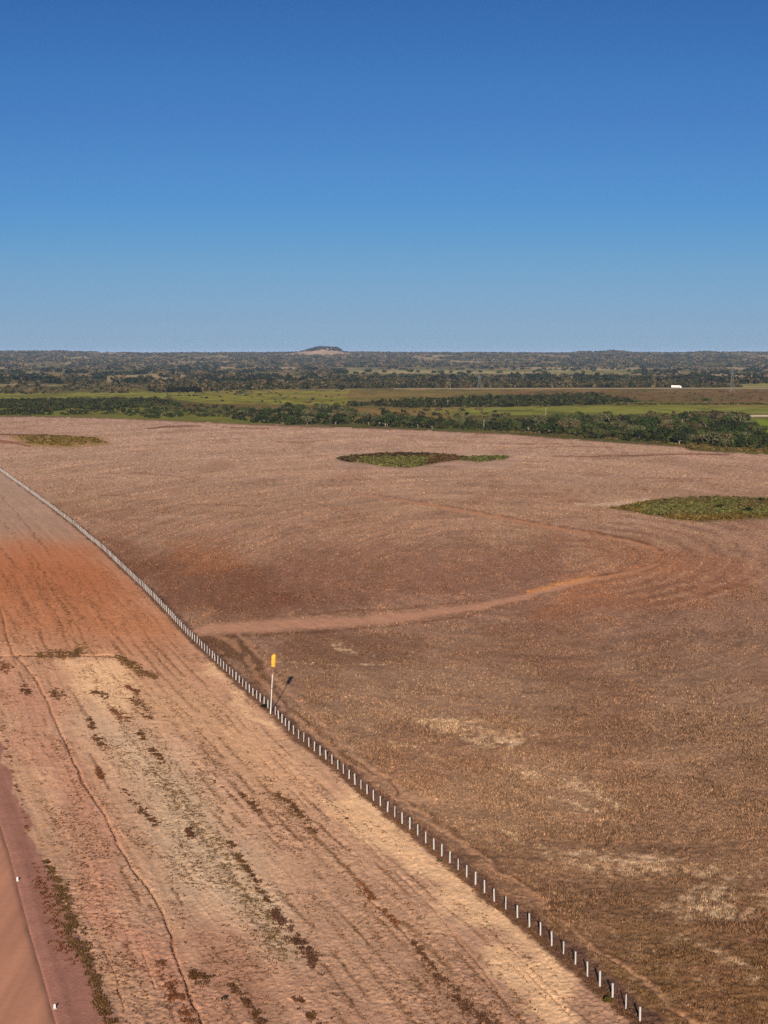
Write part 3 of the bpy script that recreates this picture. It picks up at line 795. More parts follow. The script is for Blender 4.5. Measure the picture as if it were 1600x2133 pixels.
# low pale straw between them
n = 260000
gd = np.sqrt(rng.uniform(168 ** 2, 460 ** 2, n)); gx = gd * rng.uniform(-0.21, 0.20, n)
f_ = gx - np.interp(gd, fD[::-1], fX[::-1]); a_ = gx * fdir[0] + gd * fdir[1]
px_, py_ = PX(gx, gd)
ok = (f_ < -0.6) & (px_ > np.interp(py_, VRG[:, 1], VRG[:, 0]) + 4) & (rng.uniform(0, 1, n) < sstep(0.30, 0.62, fbm(f_ / 1.5, a_ / 9, 3, 192))) & (rng.uniform(0, 1, n) < np.clip((260 / gd) ** 1.5, 0, 1))
ok &= polymask([(150, 1370), (250, 1372), (300, 1440), (280, 1490), (190, 1480), (130, 1430)], px_, py_, 8) < 0.5
gx, gd = gx[ok], gd[ok]; n = len(gx)
sx, sd_, sh, sw = gx, gd, rng.uniform(0.05, 0.15, n), rng.uniform(0.10, 0.24, n)
sz, sc_ = g_at(sx, sd_)
tag(link('straw', blades('straw', sx, sd_, sz, sh, sw, sc_ * rng.uniform(0.36, 0.6, (n, 1)), 4, 0.8)), 'pale flattened straw covering the sandy airstrip shoulder left of the fence', 'straw', kind='stuff')
# matted weeds along the fence foot
fp = FENCE[3:-1]
wdt = 0.55 * ppm(fp[:, 1])
tuft_band(np.column_stack([fp[:, 0] + wdt * 0.5, fp[:, 1], wdt * 0.8]), 2600, (104, 76, 62), (0.08, 0.28), (0.15, 0.4), 0)
tuft_band(np.column_stack([fp[:, 0] - wdt * 0.9, fp[:, 1], wdt * 0.7]), 3500, (112, 82, 60), (0.08, 0.24), (0.15, 0.35), 0.44)
tx = np.concatenate(tx); ty = np.concatenate(ty); th_ = np.concatenate(th_); tw_ = np.concatenate(tw_); tcol = np.concatenate(tcol)
zq, _ = g_at(tx, ty)
tag(link('dead_grass', blades('dead_grass', tx, ty, zq, th_, tw_, tcol * 0.55, 6, 0.6)), 'dark dead grass tufts in rows on the pale airstrip shoulder and under the fence', 'grass', kind='stuff')

# ------------------------------------------------------------------ fence
fence = empty('fence', (0, 0, 0))
tag(fence, 'long straight fence of white posts between pale airstrip and brown field', 'fence')
FS = np.array(list(zip(fX[::-1], fD[::-1])))            # near -> far
segl = np.hypot(*np.diff(FS, axis=0).T); cs = np.concatenate([[0], np.cumsum(segl)])
y_start, sp_ = 2128.0, 3.42
s0 = np.interp(G(fence_x(y_start), y_start)[1], FS[:, 1], cs)
s_end = np.interp(G(0, 975)[1], FS[:, 1], cs)
ss = np.arange(s0, s_end + 60, sp_)
pX = np.interp(ss, cs, FS[:, 0]); pD = np.interp(ss, cs, FS[:, 1])
zp, _ = g_at(pX, pD)
PH = 1.5
def post_mesh(name, seed):
    r = random.Random(seed)
    m = MB()
    m.tube([(0, 0, -0.3), (0, 0, 0.3), (0.004, 0, 0.9), (0, 0.004, PH - 0.03), (0, 0.004, PH)], [0.098, 0.096, 0.092, 0.09, 0.074], 8)
    return m.mesh(name, M_post)
pm = [post_mesh('post', s) for s in range(1)][0]
restV, restF = [], []
tops = []
for i in range(len(ss)):
    tilt = (random.gauss(0, 0.018), random.gauss(0, 0.022), random.uniform(0, 3)); sc = random.uniform(0.93, 1.05); thick = random.choice([0.7, 0.85, 0.95, 1.0, 1.08])
    M = Matrix.Translation((pX[i], pD[i], zp[i])) @ Matrix.Rotation(tilt[0], 4, 'X') @ Matrix.Rotation(tilt[1], 4, 'Y') @ Matrix.Rotation(tilt[2], 4, 'Z') @ Matrix.Diagonal((thick, thick, sc, 1))
    tops.append(M)
    if i < 99:
        o = link('post', pm, fence); o.matrix_local = M
    else:
        bI = len(restV)
        restV += [tuple(M @ v.co) for v in pm.vertices]
        restF += [tuple(bI + k for k in p.vertices) for p in pm.polygons]
me = bpy.data.meshes.new('posts_far'); me.from_pydata(restV, [], restF); me.materials.append(M_post); me.update()
o = link('post', me, fence); tag(o, kind='stuff')
for hz in (0.35, 0.7, 1.05, 1.38):
    m = MB(); m.tube([(M @ Vector((0.09, 0, hz))) for M in tops], 0.0035, 3, False)
    link('wire', m.mesh('wire', M_wire), fence)

# ------------------------------------------------------------------ windsock
bx, by = G(563.5, 1488)
bz = float(g_at(np.array([bx]), np.array([by]))[0][0])
ws = empty('windsock', (float(bx), float(by), bz))
tag(ws, 'limp yellow windsock hanging from a tall thin white mast beside the fence', 'windsock')
def lean(z): return Vector((0.055 * z + 0.004 * z * max(z - 4, 0) * 0.1, 0, z))
link('mast', MB().tube([lean(-0.3), lean(0.5), lean(1.9)], [0.10, 0.10, 0.095], 10).tube([lean(1.9), lean(2.0), lean(4.3), lean(6.75)], [0.09, 0.078, 0.074, 0.07], 10).mesh('mast', M_mast, False), ws)
link('collar', MB().tube([lean(4.28), lean(4.42)], [0.085, 0.085], 10).mesh('collar', M_steel), ws)
link('top_rod', MB().tube([lean(6.75), lean(8.2), lean(10.15)], [0.07, 0.068, 0.06], 8).mesh('top_rod', M_rust), ws)
# the sock: a long cone of cloth drooping from its ring, pleated, open at the low end
sv, sf = [], []
nz_, na = 26, 40
for i in range(nz_):
    t = i / (nz_ - 1)
    zz = 10.1 - 2.05 * t
    cz = lean(zz)
    rx_ = 0.42 * (1 - 0.30 * t) * (0.45 + 0.55 * min(1.0, (t / 0.14)) ** 0.6) + 0.01 * math.sin(i * 1.1)
    ry_ = rx_ * 0.8
    kink = 0.05 * math.sin(max(0, t - 0.84) * 25) if t > 0.84 else 0
    for k in range(na):
        a_ = 2 * math.pi * k / na
        pl = 1 + 0.06 * math.sin(5 * a_ + 3 * t) + 0.03 * math.sin(11 * a_ - 4 * t)
        sv.append((cz.x + 0.02 + rx_ * pl * math.cos(a_) + kink, ry_ * pl * math.sin(a_) - 0.04, cz.z + (-0.12 * math.cos(a_) * t if t > 0.8 else 0) + 0.05 * (1 - t) * math.cos(a_)))
for i in range(nz_ - 1):
    for k in range(na):
        a_ = i * na + k; b_ = i * na + (k + 1) % na
        sf.append((a_, b_, b_ + na, a_ + na))
sf.append(tuple(range(na)))
me = bpy.data.meshes.new('sock'); me.from_pydata(sv, [], sf); me.materials.append(M_sock)
for p in me.polygons: p.use_smooth = True
me.update()
sock = link('sock', me, ws)
hm = MB()
z_h = 10.1 - 2.05 * 0.88; c0 = lean(z_h)
hm.tube([(c0.x + 0.05 + 0.315 * math.cos(t), 0.26 * math.sin(t) - 0.04, c0.z - 0.1 * math.cos(t)) for t in np.linspace(0, 2 * math.pi, 25)], 0.022, 6, False)
link('hem', hm.mesh('hem', plain('orange_seam', (0.30, 0.12, 0.02), 0.9, 0.1)), sock)
rg = MB(); c0 = lean(10.05)
rg.tube([(c0.x + 0.02 + 0.20 * math.cos(t), 0.16 * math.sin(t) - 0.04, c0.z + 0.04 * math.cos(t)) for t in np.linspace(0, 2 * math.pi, 25)], 0.018, 6, False)
link('ring', rg.mesh('ring', M_steel), ws)

# ------------------------------------------------------------------ runway edge markers
def marker(x, y, lab):
    gx, gd = G(x, y)
    r = empty('runway_marker', (float(gx), float(gd), 0.02), 0.3)
    tag(r, lab, 'marker', 'low white markers along the runway edge')
    m = MB(); m.tube([(0, 0, -0.1), (0, 0, 0.36), (0, 0, 0.40)], [0.11, 0.095, 0.06], 10)
    link('stake', m.mesh('stake', M_truck), r)
    m = MB(); m.box((0, 0, 0.0), (0.34, 0.34, 0.10))
    link('base', m.mesh('base', M_conc), r)
marker(36.5, 1834.5, 'small white runway marker stake, the farther of the two on the runway edge')
marker(114, 2101, 'small white runway marker stake, the nearer of the two by the frame corner')

# ------------------------------------------------------------------ small shrubs
def shrub(x, y, r, h, c, lab, nq=90):
    gx, gd = G(x, y); gx = float(gx); gd = float(gd)
    zz = float(g_at(np.array([gx]), np.array([gd]))[0][0])
    o = empty('shrub', (gx, gd, zz)); tag(o, lab, 'shrub')
    k = 4
    ox = rng.normal(0, r * 0.4, k); oy = rng.normal(0, r * 0.4, k)
    V, C = clump_arrays(ox, oy, np.zeros(k), np.full(k, r * 0.7), h * rng.uniform(0.7, 1.05, k), np.repeat(alb(c)[None, :] * 0.6, k, 0), nq, leaf=0.16, jit=0.9)
    link('foliage', mesh_np('foliage', V, np.arange(len(V)).reshape(-1, 4), M_leaf, {'albedo': C}), o)
    m = MB()
    for q in range(5):
        t = rng.uniform(0, 6.28)
        m.tube([(0, 0, -0.05), (math.cos(t) * r * 0.3, math.sin(t) * r * 0.3, h * 0.4), (math.cos(t) * r * 0.6, math.sin(t) * r * 0.6, h * 0.75)], [0.03, 0.02, 0.01], 5)
    link('stem', m.mesh('stem', M_bark), o)
shrub(547, 1473, 0.85, 0.6, (62, 58, 40), 'low dark shrub at the fence foot left of the windsock mast')
shrub(722, 1704, 0.25, 0.3, (92, 86, 40), 'tiny dark plant alone on the pale strip left of the fence')
shrub(1268, 2088, 0.55, 0.5, (128, 116, 52), 'yellow-green shrub at the foot of the fence near the bottom right')
shrub(915, 1795, 0.30, 0.4, (96, 92, 46), 'small olive shrub against the fence on the airstrip side, mid fence')
shrub(100, 1797, 0.25, 0.35, (84, 58, 40), 'small dark brown bush at the far end of the grass row by the runway')
shrub(467, 2082, 0.28, 0.3, (70, 54, 40), 'round dark brown plant on the pinkish ground near the bottom edge')

# ------------------------------------------------------------------ scrub islands in the field
def island(name, pts, n, rr, hh, colf, lab, cat, bright=1.55):
    x, y = sample_poly(pts, n)
    gx, gd = G(x, y); zz, _ = g_at(gx, gd)
    cc = colf(x + rng.normal(0, 14, n) + (fbm(x / 25, y / 6, 2, 181) - 0.5) * 60, y + rng.normal(0, 2.0, n)) * bright
    ed = polymask(pts, x + (fbm(x / 18, y / 5, 3, 182) - 0.5) * 40, y + (fbm(x / 14, y / 6, 3, 183) - 0.5) * 9, 5.0)
    ok = rng.uniform(0, 1, n) < np.clip((ed - 0.45) * 2.2 + 0.25, 0, 1) * (0.55 + 0.9 * (fbm(gx / 2.5, gd / 5, 2, 180) > 0.42))
    gx, gd, zz, cc = gx[ok], gd[ok], zz[ok], cc[ok]; n = len(gx)
    me = clumps(name, gx, gd, zz - 0.05, rng.uniform(*rr, n), rng.uniform(*hh, n), cc, 9, leaf=0.5, jit=0.8)
    return tag(link(name, me), lab, cat, kind='stuff')
I1 = [(700, 955), (725, 950), (760, 948), (800, 944), (870, 945), (940, 948), (965, 952), (1060, 950), (1050, 956), (1000, 962), (950, 958), (900, 966), (850, 974), (800, 971), (770, 965), (715, 961)]
def c1(x, y):
    g = np.repeat(alb((100, 98, 54))[None], len(x), 0)
    g = np.where(((x < 745) | ((y < 953) & (x < 930)))[:, None], alb((72, 58, 36)), g)
    g = np.where((x > 975)[:, None], alb((96, 98, 54)), g)
    g = np.where((((x > 900) & (x < 975)))[:, None], alb((92, 70, 46)), g)
    return g * rng.uniform(0.45, 1.0, (len(x), 1))
island('marsh_scrub', I1, 2300, (0.6, 1.6), (0.25, 1.3), c1, 'narrow dark green and rust scrub patch islanded in the middle of the brown field', 'scrub')
I2 = [(1275, 1058), (1330, 1049), (1380, 1041), (1450, 1036), (1600, 1038), (1680, 1040), (1680, 1078), (1600, 1079), (1540, 1081), (1450, 1085), (1400, 1080), (1340, 1070)]
def c2(x, y):
    f = fbm(x / 30, y / 8, 3, 140)
    g = np.where((f > 0.5)[:, None], alb((102, 102, 58)), alb((102, 88, 56)))
    g = np.where((y > 1074)[:, None] | (x < 1330)[:, None], alb((112, 92, 50)), g)
    return g * rng.uniform(0.45, 1.0, (len(x), 1))
island('green_scrub', I2, 4200, (0.45, 1.2), (0.2, 1.0), c2, 'low green scrub patch islanded in the brown field at the right edge', 'scrub')
shrub(1557, 1066, 2.2, 2.2, (58, 66, 34), 'largest dark green bush in the scrub patch at the right edge of the field')
shrub(1497, 1059, 1.5, 1.8, (62, 70, 36), 'dark green bush in the right scrub patch, left of its largest bush')
shrub(1583, 1044, 1.2, 1.6, (56, 56, 34), 'dark bush on the far rim of the right scrub patch')
shrub(1474, 1040, 1.0, 1.5, (66, 70, 38), 'small bush standing on the far rim of the right scrub patch, leftmost there')
I3 = [(30, 908), (90, 906), (200, 912), (225, 922), (150, 929), (60, 925)]
island('dry_grass', I3, 500, (0.8, 1.6), (0.25, 0.7), lambda x, y: alb((140, 116, 58)) * rng.uniform(0.4, 0.9, (len(x), 1)), 'yellowish dry grass patch on the far left of the brown field', 'grass', 0.95)
# grassy brown margin between field and woods on the right
I4 = [(960, 897), (1160, 906), (1290, 917), (1420, 926), (1440, 936), (1700, 948), (1700, 934), (1430, 920), (1200, 902)]
island('margin_grass', I4, 1800, (0.8, 1.8), (0.3, 1.0), lambda x, y: alb((120, 104, 60)) * rng.uniform(0.4, 0.9, (len(x), 1)), 'rough olive and tan grass margin between the brown field and the woods', 'grass', 1.2)

# ------------------------------------------------------------------ trees
def tree_proto(seed, h, r, trunk_h, c, nq=110, lobes=7, flat=0.8, pale=False):
    q = np.random.default_rng(seed)
    ox = q.normal(0, r * 0.42, lobes); oy = q.normal(0, r * 0.42, lobes)
    zz = trunk_h * 0.75 + q.uniform(0, 1, lobes) * (h - trunk_h) * 0.45
    rr_ = r * q.uniform(0.42, 0.66, lobes)
    hh = (h - zz) * q.uniform(0.6, 1.0, lobes) * flat / 0.8
    cc = alb(c)[None, :] * q.uniform(0.7, 1.3, (lobes, 1))
    V, C = clump_arrays(ox, oy, zz, rr_, hh, cc, nq, leaf=0.20, jit=0.8, under=0.35)
    crown = mesh_np('crown', V, np.arange(len(V)).reshape(-1, 4), M_leaf, {'albedo': C})
    m = MB()
    lx = q.uniform(-0.3, 0.3)
    m.tube([(0, 0, -0.4), (lx * 0.4, 0, trunk_h * 0.5), (lx, 0.1, trunk_h), (lx * 1.3, 0.1, trunk_h + (h - trunk_h) * 0.5)], [0.30, 0.24, 0.19, 0.07], 6)
    for k in range(4):
        i = k % lobes
        m.tube([(lx, 0.1, trunk_h * 0.85), ((lx + ox[i]) / 2, oy[i] / 2, trunk_h + 0.4), (ox[i], oy[i], zz[i] + hh[i] * 0.5)], [0.13, 0.09, 0.03], 5)
    return crown, m.mesh('trunk', M_palebark if pale else M_bark)
GR = [(74, 84, 46), (54, 62, 38), (86, 94, 52), (100, 100, 70), (60, 74, 36), (106, 94, 66)]
KIND = ['mid green bushy', 'dark green dense', 'fresh green bushy', 'grey-green thin', 'deep green round', 'brownish dry']
PROTO = {}
for i in range(6):
    PROTO[i] = [tree_proto(200 + i * 3 + j, 7.2, 3.9, 1.6, GR[i], nq=90) for j in range(2)]
ORD = ['first', 'second', 'third', 'fourth', 'fifth', 'sixth', 'seventh', 'eighth', 'ninth', 'tenth', 'eleventh', 'twelfth', 'thirteenth', 'fourteenth', 'fifteenth', 'sixteenth',
       'seventeenth', 'eighteenth', 'nineteenth', 'twentieth', 'twenty-first', 'twenty-second', 'twenty-third', 'twenty-fourth', 'twenty-fifth', 'twenty-sixth', 'twenty-seventh', 'twenty-eighth', 'twenty-ninth', 'thirtieth']
def add_tree(x, y, kind, sc, lab, group, name='tree', cat='tree', proto=None, zoff=0.0):
    gx, gd = G(x, y); gx = float(gx); gd = float(gd)
    zz = float(g_at(np.array([gx]), np.array([gd]))[0][0])
    cr, tr = proto or PROTO[kind][random.randint(0, 1)]
    o = empty(name, (gx, gd, zz - zoff), random.uniform(0, 6.28))
    o.scale = (sc * random.uniform(0.9, 1.15), sc * random.uniform(0.9, 1.15), sc)
    tag(o, lab, cat, group)
    link('crown', cr, o); link('trunk', tr, o)
    return o
WOODS = [
    ([(480, 872), (520, 858), (600, 850), (700, 852), (740, 868), (730, 884), (600, 885), (520, 880)], 55, (0.75, 1.25), 'in the left edge woods', 0),
    ([(735, 880), (780, 868), (860, 872), (900, 876), (1060, 884), (1060, 899), (900, 893), (780, 889)], 34, (0.75, 1.3), 'in the middle tree line', 1),
    ([(1060, 885), (1150, 878), (1280, 876), (1400, 872), (1540, 880), (1600, 905), (1640, 925), (1640, 940), (1500, 932), (1400, 924), (1250, 915), (1150, 905), (1070, 898)], 120, (0.75, 1.35), 'in the big right woods', 2),
    ([(120, 866), (140, 848), (300, 838), (480, 846), (520, 870), (380, 868), (330, 872), (230, 862)], 32, (0.5, 0.85), 'in the scrubby left woods', 3)]
allt = []
for pts, n, scl, where, wi in WOODS:
    x, y = sample_poly(pts, n)
    o_ = np.argsort(y)
    for xx, yy in zip(x[o_], y[o_]):
        k = random.choices(range(6), [3, 4, 3, 3, 3, 2])[0]
        sc = random.uniform(*scl); mid = (scl[0] + scl[1]) / 2; rg_ = (scl[1] - scl[0]) / 6
        size = 'low' if sc < mid - rg_ else 'tall' if sc > mid + rg_ else 'middling'
        allt.append((xx, yy, k, sc, size, where, wi))
byc = {}
for t in allt: byc.setdefault((t[2], t[4], t[6]), []).append(t)
for cl_ in byc.values():
    cl_.sort(key=lambda t: t[0])
    for i, (xx, yy, k, sc, size, where, wi) in enumerate(cl_):
        lab = (ORD[i] + ' from left of the ' if len(cl_) > 1 else 'only ') + size + ' ' + KIND[k] + (' trees ' if len(cl_) > 1 else ' tree ') + where
        add_tree(xx, yy, k, sc, lab, 'trees ' + where)
# hand-placed, single ones that stand out
tall_p = [tree_proto(300 + j, 14, 4.6, 5.0, (44, 46, 38), nq=150, lobes=7, pale=True) for j in range(3)]
for i, (x, y, sc) in enumerate([(352, 824, 0.85), (362, 825, 0.95), (372, 824, 1.0), (382, 826, 1.0), (391, 825, 0.95), (400, 826, 1.1), (408, 825, 1.05), (415, 826, 0.95)]):
    add_tree(x, y, 0, sc, ORD[i] + ' from left of the tall pale-trunked trees clumped by the light green pasture', 'tall pale-trunked trees in one clump', 'tall_tree', 'tree', tall_p[i % 3])
add_tree(505, 825, 3, 1.5, 'round dusky tree alone in the light green pasture right of the tall clump', None)
add_tree(565, 815, 0, 1.2, 'lone bushy tree at the far rim of the light green pasture', None)
add_tree(713, 816, 1, 1.1, 'lone dark tree at the right end of the light green pasture', None)
add_tree(1310, 842, 1, 1.05, 'isolated dark bushy tree on the green strip left of the wide brown patch', None)
add_tree(1469, 840, 4, 0.9, 'small dark tree in the middle of the brown and green pasture on the right', None)
add_tree(1483, 839, 3, 0.9, 'small dull tree just right of the small dark tree in the right pasture', None)
add_tree(1530, 837, 3, 0.6, 'low bush-like tree farthest right on the brown pasture', None)
for i, (x, y) in enumerate([(742, 782), (757, 783), (768, 779), (782, 784), (800, 778), (820, 783), (838, 785), (855, 779), (870, 778), (905, 780), (920, 781), (940, 779), (960, 783), (975, 781), (1000, 778),
                            (1040, 780), (1112, 779), (1120, 777), (1146, 772), (1136, 782), (1175, 774), (1195, 776), (1215, 779), (1238, 776), (1275, 771), (1288, 771), (1310, 777), (1330, 780), (1392, 776), (1416, 776)]):
    add_tree(x, y, random.choice([0, 1, 4]), random.uniform(1.4, 2.3), ORD[i] + ' from left of the dark trees scattered on the far pale savanna', 'dark trees on the far pale green savanna', 'savanna_tree')

# the mass of woods nobody could count
cl = dict(x=[], d=[], r=[], h=[], c=[])
def wood(pts, n, rr, hh, cols, dens=None):
    x, y = sample_poly(pts, n)
    if dens is not None:
        ok = dens(x, y); x, y = x[ok], y[ok]
    gx, gd = G(x, y); n = len(gx)
    ci = rng.integers(0, len(cols), n)
    cl['x'].append(gx); cl['d'].append(gd); cl['r'].append(rng.uniform(*rr, n)); cl['h'].append(rng.uniform(*hh, n))
    cl['c'].append(np.array([alb(q) for q in cols])[ci] * rng.uniform(0.65, 1.15, (n, 1)))
C1 = [(64, 74, 38), (54, 62, 34), (80, 82, 46), (70, 66, 42)]
C2 = [(74, 76, 46), (96, 88, 58), (54, 58, 38), (118, 102, 74)]
for pts, n, scl, where, wi in WOODS:
    wood(pts, int(n * 9), (1.4, 3.0), (1.6, 4.2) if wi != 3 else (1.2, 3.0), C1)
wood([(720, 846), (860, 836), (1060, 828), (1240, 824), (1330, 838), (1200, 846), (900, 850)], 900, (2.0, 4.0), (3, 7), C1)
wood([(300, 812), (480, 800), (860, 800), (1060, 806), (1420, 804), (1430, 807), (860, 808), (560, 811), (330, 818)], 2600, (3, 6), (4, 9), C2)
wood([(860, 803), (1060, 801), (1420, 803), (1430, 807), (860, 807)], 900, (3, 5), (5, 9), C2)
wood([(1430, 804), (1545, 804), (1545, 807), (1430, 807)], 160, (2, 4), (3, 6), C2)
wood([(1430, 792), (1700, 790), (1700, 798), (1430, 799)], 600, (3, 6), (5, 9), C2)
wood([(-100, 834), (330, 830), (380, 842), (200, 852), (-100, 850)], 1300, (1.6, 3.4), (1.2, 3.5), C1)
wood([(-100, 852), (130, 850), (140, 866), (-100, 866)], 260, (1.8, 3.4), (1.8, 4), C1, lambda x, y: fbm(x / 40, y / 6, 2, 150) > 0.45)
wood([(690, 853), (980, 852), (1060, 862), (1060, 884), (900, 876), (760, 872)], 90, (1.5, 3), (1.5, 4), C2)
wood([(1480, 858), (1560, 862), (1560, 878), (1400, 872), (1060, 882), (1080, 872), (1300, 868)], 420, (1.2, 3), (1.0, 3.0), C2)
wood([(345, 814), (760, 814), (740, 842), (400, 838)], 60, (1.2, 2.5), (1, 2.5), C2)
wood([(1060, 816), (1700, 814), (1700, 836), (1240, 836)], 160, (1, 2.6), (0.6, 1.6), [(104, 84, 60), (90, 78, 52)])
wood([(1180, 842), (1700, 841), (1700, 843), (1180, 844)], 160, (1.5, 3), (1, 2), [(84, 84, 44)])
wood([(-150, 796), (330, 796), (350, 818), (-150, 822)], 900, (2, 4.5), (2, 5), C2, lambda x, y: fbm(x / 60, y / 4, 3, 151) > 0.47)
wood([(-150, 758), (1750, 758), (1750, 800), (-150, 800)], 3000, (7, 13), (7, 12), [(52, 58, 38), (60, 64, 42)], lambda x, y: (fbm(x / 34, y / 2.6, 3, 155) > 0.56) & ~((x > 720) & (x < 1320) & (y > 769) & (y < 784)))
wood([(-150, 758), (1750, 758), (1750, 800), (-150, 800)], 9000, (3.5, 7.5), (4, 8), C2, lambda x, y: (fbm(x / 50, y / 3.0, 3, 152) > (0.53 - 0.03 * (x < 700))) & ~((x > 720) & (x < 1320) & (y > 769) & (y < 784)))
wood([(700, 784), (1430, 784), (1430, 806), (700, 806)], 2600, (3, 6), (4, 9), C2, lambda x, y: fbm(x / 70, y / 4, 3, 153) > 0.38)
Xc = np.concatenate(cl['x']); Dc = np.concatenate(cl['d']); Rc = np.concatenate(cl['r']); Hc = np.concatenate(cl['h']); Cc = np.concatenate(cl['c'])
zc, _ = g_at(Xc, Dc)
print('wood clumps', len(Xc))
tag(link('distant_woods', clumps('distant_woods', Xc, Dc, zc - 0.2, Rc, Hc, Cc * 0.9, 14, leaf=0.46, jit=0.7)), 'dark green woods and thickets spread over the flat country beyond the field', 'woods', kind='stuff')
# upland woods
n = 16000
Du = rng.uniform(8500, 17500, n); Xu = Du * rng.uniform(-0.23, 0.23, n)
ok = fbm(Xu / 260, Du / 900, 4, 160) > 0.40
Xu, Du = Xu[ok], Du[ok]; n = len(Xu)
zu, _ = g_at(Xu, Du)
cu = np.array([alb(q) for q in C2])[rng.integers(0, 4, n)] * rng.uniform(0.7, 1.1, (n, 1))
tag(link('upland_woods', clumps('upland_woods', Xu, Du, zu - 1, rng.uniform(7, 16, n), rng.uniform(5, 11, n), cu, 12, leaf=0.5, jit=0.7)), 'blue-grey wooded low hills along the whole skyline', 'woods', kind='stuff')

# ------------------------------------------------------------------ flat-topped hill on the skyline
HD = 13600.0
pp = F / HD
def hx(px): return (px - 800) / pp
gy, gx = np.meshgrid(np.linspace(-500, 700, 40), np.linspace(590, 770, 110), indexing='ij')
prof = np.interp(gx, [590, 615, 635, 650, 665, 690, 702, 712, 722, 740, 770], [0, 3.5, 7, 11.5, 15.5, 14.2, 13.6, 6.5, 3.4, 1.4, 0]) / pp
env = sstep(-500, -60, gy) * sstep(700, 250, gy)
zz_ = 52 + prof * env * (0.9 + 0.25 * fbm(gx / 9, gy / 90, 3, 170)) - 6 * (1 - env)
V = np.stack([hx(gx).ravel(), (HD + gy).ravel(), zz_.ravel()], 1)
nr, nc = gx.shape; idx = np.arange(nr * nc).reshape(nr, nc)
Q = np.stack([idx[:-1, :-1].ravel(), idx[:-1, 1:].ravel(), idx[1:, 1:].ravel(), idx[1:, :-1].ravel()], 1)
hc = np.repeat(alb((150, 126, 104))[None], len(V), 0) * (0.85 + 0.3 * fbm(gx.ravel() / 5, gy.ravel() / 60, 3, 171))[:, None]
hill = tag(link('hill', mesh_np('hill', V, Q, attr_mat('hill_soil', nscale=0.02), {'albedo': hc}, True)), kind='structure')
n = 900
hxp = rng.uniform(628, 722, n); hyp = rng.uniform(-260, 500, n)
zi = np.interp(hxp, [590, 615, 635, 650, 665, 690, 702, 712, 722, 740, 770], [0, 3.5, 7, 11.5, 15.5, 14.2, 13.6, 6.5, 3.4, 1.4, 0]) / pp
en = sstep(-500, -60, hyp) * sstep(700, 250, hyp)
zt = 52 + zi * en
thr_ = np.interp(hxp, [628, 645, 670, 700, 722], [28, 30, 26, 34, 40])
ok = (zt > 52 + thr_ * 0.62) | (rng.uniform(0, 1, n) < 0.06)
hxp, hyp, zt = hxp[ok], hyp[ok], zt[ok]; n = len(zt)
tag(link('hilltop_woods', clumps('hilltop_woods', hx(hxp), HD + hyp, zt - 2, rng.uniform(6, 10, n), rng.uniform(4, 8, n), np.repeat(alb((58, 60, 46))[None], n, 0), 14, leaf=0.5, jit=0.7)),
    'dark woods capping the pale hill on the skyline', 'woods', kind='stuff')

# ------------------------------------------------------------------ highway and truck
def hw_D(x): return 3400.0 + (x - 1400) * 0.10
hxs = np.linspace(820, 1800, 60)
m = MB(); vs = []
for x in hxs:
    d = hw_D(x); xx = (x - 800) / F * d
    for dy, zz in ((-9, -0.3), (-5.5, 1.15), (-4.2, 1.3), (4.2, 1.3), (5.5, 1.15), (9, -0.3)):
        m.v.append((xx, d + dy, zz))
for i in range(len(hxs) - 1):
    for k in range(5):
        a_ = i * 6 + k; m.f.append((a_, a_ + 6, a_ + 7, a_ + 1))
me = m.mesh('highway', plain('road_bank', tuple(alb((118, 102, 84))), 1, 0, 0.3, 0.15))
me.materials.append(M_asph)
for i, p in enumerate(me.polygons):
    if i % 5 == 2: p.material_index = 1
tag(link('highway', me), kind='structure')
tX = (1397 - 800) / F * 3400; tD = hw_D(1400) - 1.9
tk = empty('truck', (float(tX), tD, 1.32)); tag(tk, 'long white lorry driving right along the far highway', 'truck')
link('trailer', MB().box((6.9, 0, 2.55), (13.8, 2.5, 2.8)).mesh('trailer', M_truck), tk)
link('chassis', MB().box((7.2, 0, 0.95), (13.2, 0.9, 0.3)).box((15.0, 0, 0.8), (5.2, 0.9, 0.3)).mesh('chassis', M_tyre), tk)
cab = MB()
prof_c = [(14.2, 0.7), (14.2, 3.6), (15.6, 3.75), (16.3, 3.1), (16.6, 2.1), (17.3, 1.9), (17.4, 0.7)]
n_ = len(prof_c)
for s in (-1.2, 1.2):
    for px__, pz__ in prof_c: cab.v.append((px__, s, pz__))
cab.f += [tuple(range(n_)), tuple(range(2 * n_ - 1, n_ - 1, -1))]
for k in range(n_): cab.f.append((k, k + n_, (k + 1) % n_ + n_, (k + 1) % n_))
cb = link('cab', cab.mesh('cab', M_truck), tk)
link('side_window', MB().box((15.6, -1.22, 2.7), (0.8, 0.03, 0.7)).mesh('side_window', M_glass), cb)
wm = MB().tube([(0, -0.15, 0), (0, 0.15, 0)], 0.5, 14).mesh('wheel', M_tyre)
for wx_ in (1.2, 2.5, 3.8, 13.2, 14.4, 16.8):
    for wy_ in (-1.1, 1.1):
        o = link('wheel', wm, tk); o.location = (wx_, wy_, 0.5)

